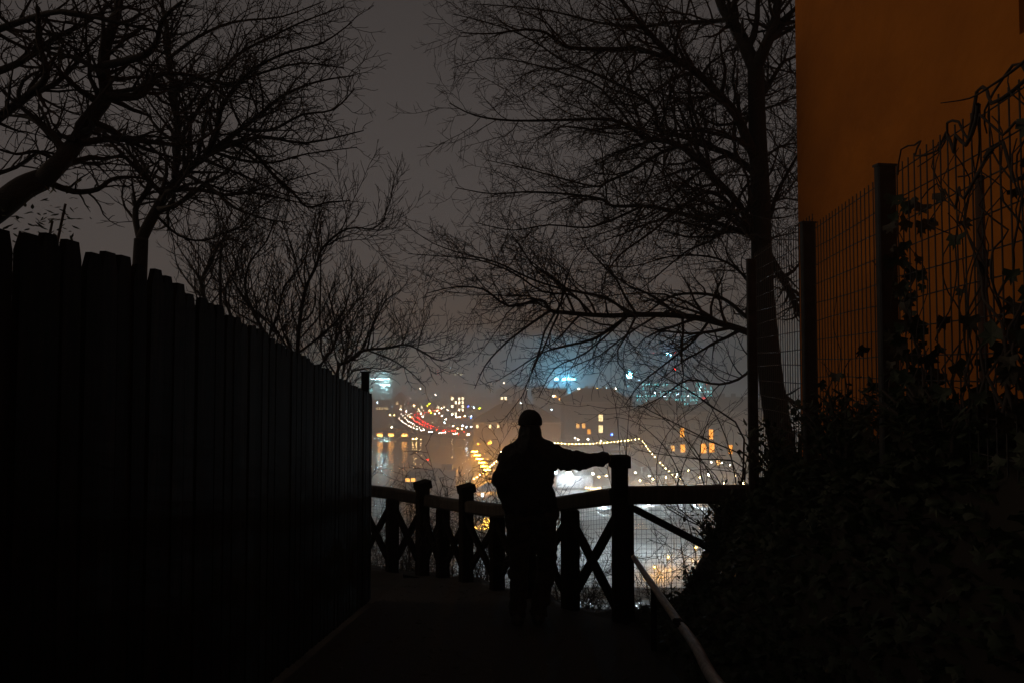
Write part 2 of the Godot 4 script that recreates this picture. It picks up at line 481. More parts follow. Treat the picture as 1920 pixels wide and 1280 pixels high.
func left_trees() -> void:
	var st := Style.new()
	st.wander = 0.36
	st.angle = 1.0
	st.bias = Vector3(0.12, 0.14, 0)
	st.density = [0.0, 9.0, 15.0, 20.0]
	st.most = [0.0, 0.2, 0.55, 1.2]
	st.thin = 0.0030
	var z := 5.5
	var base := Vector3(at(258, 520, z).x, ground_y(-2.9, -z) - 0.05, -z)
	var t := thing("bare_tree", "forked bare tree behind the middle of the plank fence", "tree", base)
	trunk_part(t, [258, 560, 258, 520, 260, 447], z, z, 0.06, 0.05, PackedVector3Array([base]))
	for l in [
		[[260, 447, 284, 398, 309, 357, 337, 321, 374, 293, 390, 280, 447, 236, 488, 203, 528, 171, 589, 146, 658, 134], 0.5, 0.045, 0.005],
		[[374, 293, 398, 252, 406, 203, 430, 160, 470, 120, 530, 90, 600, 70, 655, 30], -0.5, 0.022, 0.004],
		[[321, 330, 325, 244, 317, 171, 305, 102, 301, 41, 292, 0, 290, -60], 0.2, 0.03, 0.014],
		[[257, 447, 248, 390, 276, 345, 260, 317, 227, 276, 195, 252, 160, 220], 0.7, 0.026, 0.008],
		[[374, 293, 427, 268, 467, 280, 508, 325, 544, 357, 573, 386, 609, 378, 654, 374], 0.3, 0.02, 0.005],
		[[390, 280, 447, 297, 508, 301, 569, 285, 666, 272], 0.9, 0.016, 0.004],
		[[427, 268, 488, 252, 569, 264, 678, 240], -0.3, 0.018, 0.004],
		[[447, 236, 500, 240, 560, 210, 620, 200, 660, 160], -0.7, 0.014, 0.004],
		[[325, 268, 370, 190, 430, 100, 500, 60, 560, 30, 640, 0], 0.4, 0.02, 0.004],
		[[317, 171, 360, 140, 420, 150, 480, 130, 560, 110, 640, 120], -0.3, 0.018, 0.004],
		[[305, 102, 360, 60, 430, 30, 520, 20, 600, -10], 0.5, 0.016, 0.004],
		[[309, 357, 370, 340, 440, 360, 520, 340, 590, 320], 0.5, 0.014, 0.004],
		[[337, 321, 390, 350, 440, 390, 500, 410, 540, 415], -0.5, 0.016, 0.004],
		[[284, 398, 330, 440, 380, 450, 430, 430, 470, 430], 0.6, 0.012, 0.004],
	]: limb(t, l[0], z, z + l[1], l[2], l[3], st)
	z = 4.0
	base = Vector3(-3.5, ground_y(-3.5, -z) - 0.05, -z)
	t = thing("bare_tree", "thick leaning bare tree rising over the near end of the plank fence", "tree", base)
	trunk_part(t, [-160, 500, -70, 430, 0, 378, 37, 349, 73, 333], z, z, 0.085, 0.06, PackedVector3Array([base]))
	for l in [
		[[73, 333, 102, 301, 134, 260, 162, 211, 187, 175, 183, 134, 183, 89, 199, 33, 207, 0, 215, -60], 0.2, 0.055, 0.02],
		[[187, 175, 244, 175, 268, 158, 284, 134, 320, 130, 370, 140, 420, 180], 0.5, 0.028, 0.006],
		[[183, 115, 252, 98, 280, 73, 293, 25, 330, -10], -0.4, 0.024, 0.008],
		[[142, 264, 203, 256, 276, 262, 325, 268, 366, 260, 410, 228], 0.5, 0.022, 0.006],
		[[73, 337, 130, 357, 175, 353, 203, 333, 244, 329, 280, 337], 0.4, 0.022, 0.006],
		[[-60, 250, 0, 203, 41, 171, 73, 134, 61, 81, 53, 0], -0.3, 0.03, 0.01],
		[[41, 171, 90, 150, 130, 110, 170, 60, 240, 20], 0.3, 0.018, 0.005],
		[[-60, 140, 20, 110, 90, 60, 150, 30, 210, -20], 0.4, 0.024, 0.006],
		[[-60, 60, 20, 30, 100, 10, 200, 30, 290, 50], -0.3, 0.022, 0.006],
		[[134, 260, 80, 240, 40, 215, 0, 210, -40, 200], 0.4, 0.016, 0.005],
		[[102, 301, 60, 280, 20, 285, -30, 270], -0.2, 0.014, 0.005],
		[[-40, 330, 20, 310, 70, 280, 130, 300, 180, 300], 0.6, 0.014, 0.004],
		[[183, 134, 130, 100, 80, 90, 30, 60, -20, 40], 0.4, 0.018, 0.005],
	]: limb(t, l[0], z, z + l[1], l[2], l[3], st)
	# shrub trees behind the lower end of the plank fence
	st = Style.new()
	st.wander = 0.26
	st.angle = 0.75
	st.bias = Vector3(0.02, 0.55, 0)
	st.density = [0.0, 9.0, 12.0, 12.0]
	st.most = [0.0, 0.16, 0.45, 0.9]
	st.ratio = 0.5
	st.thin = 0.0036
	z = 8.0
	base = Vector3(-3.0, ground_y(-3.0, -z) - 0.05, -z)
	t = thing("bare_shrub", "dense upright bare shrub above the lower plank fence", "shrub", base)
	for l in [
		[[391, 640, 391, 586, 376, 544, 379, 514, 394, 485, 412, 452, 439, 449, 468, 464], 0.3, 0.030, 0.008],
		[[412, 452, 445, 425, 462, 404, 486, 384, 525, 360], 0.5, 0.018, 0.005],
		[[510, 660, 489, 615, 468, 574, 457, 538, 462, 502, 474, 479, 498, 449, 510, 410], 0.2, 0.026, 0.006],
		[[557, 700, 557, 645, 563, 583, 572, 538, 590, 499, 599, 470, 617, 449, 641, 431, 667, 425, 697, 428, 721, 407], -0.3, 0.028, 0.005],
		[[599, 470, 590, 440, 596, 400, 605, 385], -0.3, 0.010, 0.004],
		[[500, 650, 520, 590, 530, 540, 560, 500, 580, 460], 0.5, 0.02, 0.005],
		[[470, 640, 430, 590, 420, 540, 440, 500, 430, 470], -0.4, 0.02, 0.005],
		[[540, 690, 600, 630, 640, 590, 655, 540, 660, 500], 0.2, 0.018, 0.004],
		[[560, 700, 530, 640, 500, 600, 440, 560, 400, 540], 0.4, 0.018, 0.004],
		[[580, 720, 620, 660, 630, 620, 620, 570, 630, 540], -0.2, 0.016, 0.004],
	]: limb(t, [l[0][0], l[0][1] + 140] + l[0], z, z + l[1], l[2], l[3], st)
	z = 9.2
	base = Vector3(-2.2, ground_y(-2.2, -z) - 0.05, -z)
	t = thing("bare_shrub", "low spreading bare shrub reaching out past the end of the plank fence", "shrub", base)
	for l in [
		[[632, 698, 652, 678, 682, 657, 730, 652, 756, 646, 783, 654, 822, 675, 850, 668], -0.2, 0.026, 0.005],
		[[688, 655, 697, 615, 712, 583, 724, 562, 756, 538, 765, 520], 0.2, 0.014, 0.004],
		[[756, 646, 750, 612, 738, 585, 735, 560], 0.4, 0.010, 0.004],
		[[783, 654, 790, 620, 800, 600, 806, 580], 0.1, 0.009, 0.004],
		[[691, 657, 736, 675, 771, 698, 798, 725], -0.2, 0.012, 0.004],
		[[640, 720, 650, 660, 660, 600, 680, 560, 678, 540], 0.5, 0.014, 0.004],
		[[620, 710, 600, 650, 610, 600, 630, 560], 0.2, 0.014, 0.004],
		[[650, 710, 690, 690, 720, 690, 740, 670], -0.4, 0.012, 0.004],
	]: limb(t, [640, 820] + l[0] if l[0][1] > 695 else l[0], z, z + l[1], l[2], l[3], st)
# shoots of a thicket: n stems from around the base, up to height h
func thicket(label: String, base: Vector3, spread: Vector3, n: int, h: Vector2, lean: Vector3, st: Style, r := 0.008, level := 3, group := "") -> Node3D:
	var t := thing("bare_shrub", label, "shrub", base, group)
	var lean_n := lean
	for i in n:
		var p := Vector3(rr(-1, 1) * spread.x, 0, rr(-1, 1) * spread.z)
		p.y = ground_y(base.x + p.x, base.z + p.z) - base.y - 0.03
		var L := rr(h.x, h.y)
		var dir := (Vector3(rr(-0.35, 0.35), 1, rr(-0.35, 0.35)) + lean_n * rr(0.3, 1.0)).normalized()
		var pts := PackedVector3Array([p])
		for k in 9:
			dir = (dir + Vector3(rr(-1, 1), rr(-1, 1), rr(-1, 1)) * 0.13 + lean_n * 0.06).normalized()
			p += dir * L / 9
			pts.append(p)
		var mb := MB.new()
		grow(mb, pts, r * rr(0.7, 1.2), 0.0022, level, st, 0.15)
		part("stem", mb, M.twig, t)
	return t
func thickets() -> void:
	var st := Style.new()
	st.density = [0.0, 9.0, 9.0, 8.0]
	st.most = [0.0, 0.14, 0.3, 0.6]
	st.angle = 0.9
	st.thin = 0.0040
	st.bias = Vector3(0, 0.05, 0)
	thicket("bare thicket behind the X braced railing near the plank fence", Vector3(-1.6, -2.2, -11.0), Vector3(0.9, 0, 0.3), 44, Vector2(1.4, 2.15), Vector3(0.05, 0, 0.05), st)
	thicket("bare thicket behind the lowest bend of the railing", Vector3(-0.35, -2.4, -9.9), Vector3(0.6, 0, 0.3), 36, Vector2(1.5, 2.3), Vector3(0, 0, 0.08), st)
	thicket("bare thicket behind the railing beside the person", Vector3(0.75, -2.2, -8.4), Vector3(0.5, 0, 0.25), 34, Vector2(1.4, 2.2), Vector3(0, 0, 0.1), st)
	thicket("bare thicket behind the level rail right of the tall post", Vector3(1.6, -2.3, -8.1), Vector3(0.55, 0, 0.3), 24, Vector2(1.2, 2.0), Vector3(-0.05, 0, 0.1), st)
	# arching shoots beside the steel post
	var s2 := Style.new()
	s2.density = [0.0, 6.0, 5.0, 3.5]
	s2.most = [0.0, 0.2, 0.4, 0.7]
	s2.angle = 0.7
	s2.wander = 0.16
	s2.bias = Vector3(-0.15, 0.15, 0)
	var z := 7.2
	var base := Vector3(2.2, ground_y(2.2, -z), -z)
	var t := thing("arching_shrub", "shrub of long arching bare shoots above the level rail", "shrub", base)
	for l in [
		[[1394, 822, 1328, 758, 1284, 727, 1219, 690, 1179, 640], -0.3, 0.012],
		[[1396, 868, 1330, 826, 1260, 790, 1220, 770, 1197, 760, 1140, 765, 1100, 758], 0.2, 0.010],
		[[1394, 876, 1306, 859, 1252, 852, 1197, 843, 1186, 835], 0.3, 0.010],
		[[1350, 930, 1300, 840, 1240, 780, 1205, 740, 1180, 720], 0.1, 0.009],
		[[1330, 940, 1310, 860, 1330, 780, 1370, 700, 1380, 640], 0.4, 0.010],
		[[1300, 940, 1260, 860, 1230, 820, 1190, 790, 1150, 780], -0.2, 0.008],
		[[1380, 930, 1360, 820, 1320, 740, 1290, 690, 1240, 650], 0.3, 0.010],
		[[1270, 950, 1280, 870, 1320, 800, 1380, 750], 0.2, 0.008],
		[[1250, 950, 1230, 890, 1240, 830, 1280, 780, 1330, 750], 0.5, 0.008],
		[[1390, 900, 1350, 880, 1290, 880, 1230, 890], 0.2, 0.007],
		[[1360, 940, 1340, 890, 1300, 850, 1270, 790, 1270, 730], 0.5, 0.009],
	]: limb(t, [1370, 1010] + l[0], z, z + l[1], l[2], 0.0022, s2)
	# straight shoots behind the tall post
	base = Vector3(1.0, ground_y(1.0, -6.85), -6.85)
	t = thing("bare_sapling", "sapling of a few straight shoots behind the tall railing post", "shrub", base)
	s2.density = [0.0, 5.0, 4.0, 2.0]
	for l in [
		[[1160, 1100, 1165, 950, 1162, 854, 1153, 754, 1138, 712], 0.0, 0.006],
		[[1165, 1100, 1170, 950, 1173, 854, 1182, 749, 1200, 715], 0.1, 0.006],
		[[1150, 1100, 1150, 950, 1135, 860, 1128, 832], 0.1, 0.005],
	]: limb(t, l[0], 6.85, 6.9 + l[1], l[2], 0.002, s2, 2)

# ---------------------------------------------------------------- leaves
func leaf_shape(mb: MB, p: Vector3, bas: Basis, s: float, kind: int) -> void:
	var o := []
	if kind == 0:  # lobed ivy leaf
		o = [[0, 0], [-0.42, -0.12], [-0.5, 0.25], [-0.28, 0.35], [-0.36, 0.72], [-0.1, 0.62], [0, 1.0], [0.1, 0.62], [0.36, 0.72], [0.28, 0.35], [0.5, 0.25], [0.42, -0.12]]
	else:
		o = [[0, 0], [-0.2, 0.25], [-0.22, 0.55], [0, 1.0], [0.22, 0.55], [0.2, 0.25]]
	var c := p + bas * Vector3(0, s * 0.4, s * 0.06)
	for i in o.size():
		var a: Array = o[i]
		var b: Array = o[(i + 1) % o.size()]
		mb.tri(c, p + bas * Vector3(a[0] * s, a[1] * s, -absf(a[0]) * s * 0.15), p + bas * Vector3(b[0] * s, b[1] * s, -absf(b[0]) * s * 0.15))
func any_basis() -> Basis:
	return Basis.from_euler(Vector3(rr(-2.6, -0.4), rr(-PI, PI), rr(-0.6, 0.6)))
func leafy_shrub(label: String, base: Vector3, size: Vector3, n: int, leaf: float, m: Material, kind := 1) -> Node3D:
	var t := thing("leafy_shrub", label, "shrub", base)
	var stems := MB.new()
	var crown := MB.new()
	for k in 24:
		var tip := Vector3(rr(-1, 1) * size.x * 0.8, size.y * rr(0.55, 0.95), rr(-1, 1) * size.z * 0.8)
		stems.tube(smooth(PackedVector3Array([Vector3(tip.x * 0.2, -0.05, tip.z * 0.2), Vector3(tip.x * 0.5, tip.y * 0.5, tip.z * 0.4), tip])), 0.013, 0.006, 4)
		for j in n / 24:
			var q := Vector3(rng.randfn(), rng.randfn(), rng.randfn()) * 0.28
			var p := tip * rr(0.3, 1.04) + q * Vector3(0.35, 0.3, 0.35) * (0.35 + size.x * 0.4)
			if p.y < 0.02: p.y = rr(0.02, 0.2)
			leaf_shape(crown, p, any_basis(), leaf * rr(0.6, 1.2), kind)
	part("stems", stems, M.twig, t)
	part("crown", crown, m, t)
	return t
func greenery() -> void:
	leafy_shrub("evergreen shrub with small leaves peeping over the near plank fence", Vector3(-2.2, 0.05, -2.9), Vector3(0.40, 2.5, 0.5), 6500, 0.04, M.leaf_y)
	leafy_shrub("leafy bramble under the steel fence where the level rail ends", Vector3(2.05, 0.2, -6.15), Vector3(0.4, 0.42, 0.4), 1300, 0.06, M.leaf)
	leafy_shrub("leafy bramble spilling down the bank below the level rail", Vector3(1.78, ground_y(1.78, -6.0) - 0.03, -6.0), Vector3(0.26, 0.4, 0.4), 1400, 0.065, M.leaf)
	leafy_shrub("leafy shrub at the foot of the slender steel fence post", Vector3(1.85, 0.8, -4.75), Vector3(0.35, 0.5, 0.4), 900, 0.06, M.leaf)
	leafy_shrub("rounded ivy bush at the foot of the broad steel fence post", Vector3(1.72, 1.12, -3.72), Vector3(0.22, 0.42, 0.4), 900, 0.055, M.leaf)
	leafy_shrub("leafy ivy mound under the vine covered fence panel", Vector3(1.66, 1.3, -2.75), Vector3(0.18, 0.30, 0.5), 900, 0.05, M.leaf)
	leafy_shrub("low leafy bramble between the tall railing post and the bank", Vector3(1.5, ground_y(1.5, -5.9) - 0.03, -5.9), Vector3(0.18, 0.3, 0.4), 900, 0.055, M.leaf)
	leafy_shrub("low ivy growing behind the foot of the railing next to the tall post", Vector3(0.95, -1.35, -7.35), Vector3(0.3, 0.62, 0.22), 1000, 0.055, M.leaf)
	leafy_shrub("low ivy growing behind the foot of the railing beside the person", Vector3(0.2, -1.5, -8.5), Vector3(0.45, 0.6, 0.22), 1000, 0.055, M.leaf)
	leafy_shrub("low ivy growing behind the foot of the railing at its lowest bend", Vector3(-0.7, -1.75, -9.8), Vector3(0.45, 0.7, 0.22), 1000, 0.055, M.leaf)
	leafy_shrub("low ivy growing behind the foot of the railing next to the plank fence", Vector3(-1.6, -1.85, -10.6), Vector3(0.5, 0.75, 0.22), 1000, 0.055, M.leaf)
	for q in [[1.42, 6.5, "low bramble on the brink beside the tall railing post"], [1.66, 6.6, "low bramble on the brink under the slanting strut"], [1.95, 6.6, "low bramble on the brink below the end of the level rail"]]:
		leafy_shrub(q[2], Vector3(q[0], ground_y(q[0], -q[1]) - 0.03, -q[1]), Vector3(0.16, 0.26, 0.22), 420, 0.06, M.leaf)
	# ground ivy on the bank
	var gc := MB.new()
	for i in 7000:
		var x := rr(1.08, 2.2)
		var d := rr(1.2, 6.6)
		var p := Vector3(x, ground_y(x, -d) + rr(0.0, 0.12), -d)
		leaf_shape(gc, p, any_basis(), rr(0.04, 0.085), 0)
	var g := part("ground_ivy", gc, M.leaf, self)
	g.set_meta("kind", "stuff")
	tag(g, "dark ivy leaves covering the bank below the steel fence", "ivy")
	var fl := MB.new()
	for i in 420:
		var d := rr(1.5, 8.4)
		var x := rr(-1.35, 0.98 if d < 6 else 0.0)
		leaf_shape(fl, Vector3(x, path_y(d) + 0.03, -d), Basis.from_euler(Vector3(rr(-1.8, -1.35), rr(-PI, PI), 0)), rr(0.03, 0.07), 1)
	g = part("fallen_leaves", fl, M.leaf_b, self)
	g.set_meta("kind", "stuff")
	tag(g, "brown fallen leaves scattered on the path", "leaves")

# ---------------------------------------------------------------- plank fence on the left
func plank_fence() -> void:
	var t := thing("plank_fence", "tall dark plank fence with dog eared boards stepping down beside the path", "fence", Vector3(-1.45, 0, 0))
	var mats := [M.wood, M.wood2, M.wood3]
	var meshes := []
	for k in 6:   # six board shapes of one metre unit height each cut to its own length below
		meshes.append([rr(0.094, 0.1), rr(0.012, 0.026), rr(0.05, 0.08)])
	var d := 0.6
	var i := 0
	while d < 7.36:
		var top := EYE.y + (0.405 if d < 2.8 else 0.405 - 0.148 * (d - 2.8)) + rr(-0.014, 0.014)
		var bot := path_y(d) + 0.035
		var s: Array = meshes[rng.randi() % 6]
		var w: float = s[0]
		var ear: float = s[1]
		var eh: float = s[2]
		var mb := MB.new()
		var front := 0.011
		var back := -0.011
		# outline seen from the path: x runs along the fence
		var o := [Vector2(-w / 2, 0), Vector2(w / 2, 0), Vector2(w / 2, top - bot - eh), Vector2(w / 2 - ear, top - bot), Vector2(-w / 2 + ear, top - bot), Vector2(-w / 2, top - bot - eh)]
		var lean := rr(-0.006, 0.006)
		var fr := []
		var bk := []
		for q in o:
			fr.append(Vector3(front, bot + q.y, -d - q.x + lean * q.y)); bk.append(Vector3(back, bot + q.y, -d - q.x + lean * q.y))
		for k in 4: mb.tri(fr[0], fr[k + 1], fr[k + 2]); mb.tri(bk[0], bk[k + 2], bk[k + 1])
		for k in 6: mb.quad(fr[k], bk[k], bk[(k + 1) % 6], fr[(k + 1) % 6])
		var b := part("board", mb, mats[i % 3] if rng.randf() < 0.7 else mats[rng.randi() % 3], t, Vector3(rr(-0.004, 0.004), 0, 0))
		d += 0.109
		i += 1
	for h in [0.35, 1.05, 1.75]:
		var mb := MB.new()
		var last := Vector3(-0.045, h, -0.5)
		for q in [2.8, 5.1, 7.38]:
			var p := Vector3(-0.045, path_y(q) + h, -q)
			mb.beam(last, p, 0.045, 0.09, 0.005)
			last = p
		part("cross_rail", mb, M.wood2, t)
	for q in [0.7, 2.8, 5.1, 7.33]:
		var mb := MB.new()
		mb.beam(Vector3(-0.125, path_y(q) - 0.3, -q), Vector3(-0.125, path_y(q) + 1.9, -q), 0.1, 0.1, 0.008, Vector3.BACK)
		part("post", mb, M.wood2, t)
	var p := thing("wooden_post", "squared wooden post standing just behind the end of the plank fence", "post", Vector3(at(685, 700, 8.6).x, path_y(8.6) - 0.1, -8.6))
	var mb := MB.new()
	mb.beam(Vector3.ZERO, Vector3(0, at(685, 698, 8.6).y - p.position.y, 0), 0.085, 0.085, 0.008, Vector3.BACK)
	part("shaft", mb, M.wood2, p)
	mb = MB.new()
	mb.box(Vector3(0, at(685, 698, 8.6).y - p.position.y + 0.008, 0), Vector3(0.1, 0.016, 0.1))
	part("cap", mb, M.wood3, p)

# ---------------------------------------------------------------- wooden railing
func railing() -> void:
	var t := thing("wooden_railing", "heavy wooden railing with X braces and capped posts at the drop", "railing", Vector3.ZERO)
	# plan x, depth, rail top height, tall post?
	var P := [
		[2.12, 6.15, 0.66, 0], [0.94, 6.3, 0.62, 1], [0.562, 6.99, 0.43, 0], [0.159, 7.73, 0.235, 1], [-0.17, 8.32, 0.09, 0],
		[-0.57, 9.0, 0.01, 1], [-0.9, 9.42, -0.03, 0], [-1.19, 9.62, -0.015, 1], [-1.62, 9.8, 0.03, 0], [-2.1, 9.95, 0.06, 1]]
	var tops := {1: 0.878, 3: 0.47, 5: 0.19, 7: 0.138, 9: 0.22}
	for i in P.size():
		var q: Array = P[i]
		var g := path_y(q[1])
		var w := (0.128 if i == 1 else 0.15) if q[3] else 0.155
		var yaw := Basis(Vector3.UP, rr(-0.1, 0.1) + (0.0 if i < 2 else 0.5))
		var mb := MB.new()
		if q[3]:
			var h: float = tops[i]
			mb.beam(Vector3(q[0], g - 0.4, -q[1]), Vector3(q[0], h - 0.05, -q[1]), w, w, 0.012, yaw * Vector3.BACK)
			var ps := part("post", mb, M.wood, t)
			var cap := MB.new()
			var tilt := yaw * Basis(Vector3.BACK, 0.2 if i == 5 or i == 7 else 0.0)
			cap.box(Vector3(q[0], h - 0.04, -q[1]), Vector3(w + 0.036, 0.10, w + 0.036), tilt)
			part("post_cap", cap, M.wood2, ps)
		else:
			mb.beam(Vector3(q[0], g - 0.4, -q[1]), Vector3(q[0], q[2] - 0.151, -q[1]), w, w * 0.8, 0.012, yaw * Vector3.BACK)
			part("post", mb, M.wood3, t)
	for i in P.size() - 1:
		var a: Array = P[i]
		var b: Array = P[i + 1]
		var pa := Vector3(a[0], a[2] - 0.075, -a[1])
		var pb := Vector3(b[0], b[2] - 0.075, -b[1])
		var dir := (pb - pa).normalized()
		var mb := MB.new()
		var e0 := 0.072 if a[3] else -0.0
		var e1 := 0.072 if b[3] else -0.0
		mb.beam(pa + dir * e0, pb - dir * e1, 0.12, 0.148, 0.022)
		part("rail", mb, M.railwood, t)
		if i == 0: continue
		var ga := path_y(a[1]) + 0.12
		var gb := path_y(b[1]) + 0.12
		for k in 2:
			var off := dir.cross(Vector3.UP) * (0.028 if k else -0.028)
			mb = MB.new()
			if k == 0: mb.beam(Vector3(a[0], ga, -a[1]) + off, Vector3(b[0], b[2] - 0.17, -b[1]) + off, 0.05, 0.085, 0.008)
			else: mb.beam(Vector3(a[0], a[2] - 0.17, -a[1]) + off, Vector3(b[0], gb, -b[1]) + off, 0.05, 0.085, 0.008)
			part("brace", mb, M.wood3, t)
	# long diagonal strut under the level rail
	var sb := MB.new()
	sb.beam(at(1186, 950, 6.36), at(1340, 1030, 6.3), 0.05, 0.06, 0.012)
	part("strut", sb, M.wood2, t)
	sb = MB.new()
	sb.beam(Vector3(1.045, path_y(6.3) - 0.3, -6.36), Vector3(1.045, 0.46, -6.36), 0.05, 0.05, 0.008, Vector3.BACK)
	part("stake", sb, M.wood3, t)
	# wire netting behind the railing
	var net := MB.new()
	var prev := -1
	for i in P.size() - 1:
		var a: Array = P[i]
		var b: Array = P[i + 1]
		var along := Vector3(b[0] - a[0], 0, -(b[1] - a[1]))
		var L := along.length()
		var back := along.normalized().cross(Vector3.UP)
		if back.z > 0: back = -back
		var n := int(L / 0.042)
		var o := back * 0.11
		for k in n:
			var f := (k + 0.5) / n
			var x := lerpf(a[0], b[0], f)
			var d := lerpf(a[1], b[1], f)
			var top := lerpf(a[2], b[2], f) - 0.08
			var g := path_y(d) - 0.25
			var wob := rr(-0.004, 0.004)
			net.tube(PackedVector3Array([Vector3(x + wob, g, -d) + o, Vector3(x - wob, top, -d) + o]), 0.0016, 0.0016, 3)
		var h := 0.02
		while h < 1.36:
			var y0: float = a[2] - 0.08 - h
			var y1: float = b[2] - 0.08 - h
			net.tube(PackedVector3Array([Vector3(a[0], y0, -a[1]) + o, Vector3((a[0] + b[0]) / 2, (y0 + y1) / 2 + rr(-0.008, 0.008), -(a[1] + b[1]) / 2) + o, Vector3(b[0], y1, -b[1]) + o]), 0.0016, 0.0016, 3)
			h += 0.042
	var wn := part("wire_netting", net, M.wire, t)
	# handrail beside the path
	var hr := thing("handrail", "weathered pale wooden handrail pole slanting down beside the path", "handrail", Vector3.ZERO)
	var p0 := Vector3(0.60, path_y(0.9) + 0.86, -0.9)
	var p1 := at(1345, 1280, 2.75)
	var p2 := at(1262, 1150, 4.0)
	var p3 := at(1186, 1040, 6.2)
	var hb := MB.new()
	var ring := PackedVector3Array([p0, p1, p1.lerp(p2, 0.5) + Vector3(0.006, 0.006, 0), p2, p2.lerp(p3, 0.5) + Vector3(-0.006, 0.004, 0), p3])
	hb.tube(smooth(ring, 5), 0.027, 0.022, 10)
	part("rail_pole", hb, M.pole, hr)
	hb = MB.new()
	var pj := p1.lerp(p2, 0.82)
	hb.beam(pj + Vector3(0.004, 0.012, 0.05), pj + Vector3(-0.004, 0.004, -0.07), 0.05, 0.03, 0.008)
	part("splice", hb, M.wood2, hr)
	for p in [p1.lerp(p2, 0.35), p2.lerp(p3, 0.55)]:
		hb = MB.new()
		hb.tube(PackedVector3Array([Vector3(p.x + 0.04, path_y(-p.z) - 0.2, p.z), Vector3(p.x + 0.04, p.y - 0.06, p.z), p + Vector3(0, -0.022, 0)]), 0.022, 0.02, 8)
		part("support", hb, M.wood3, hr)

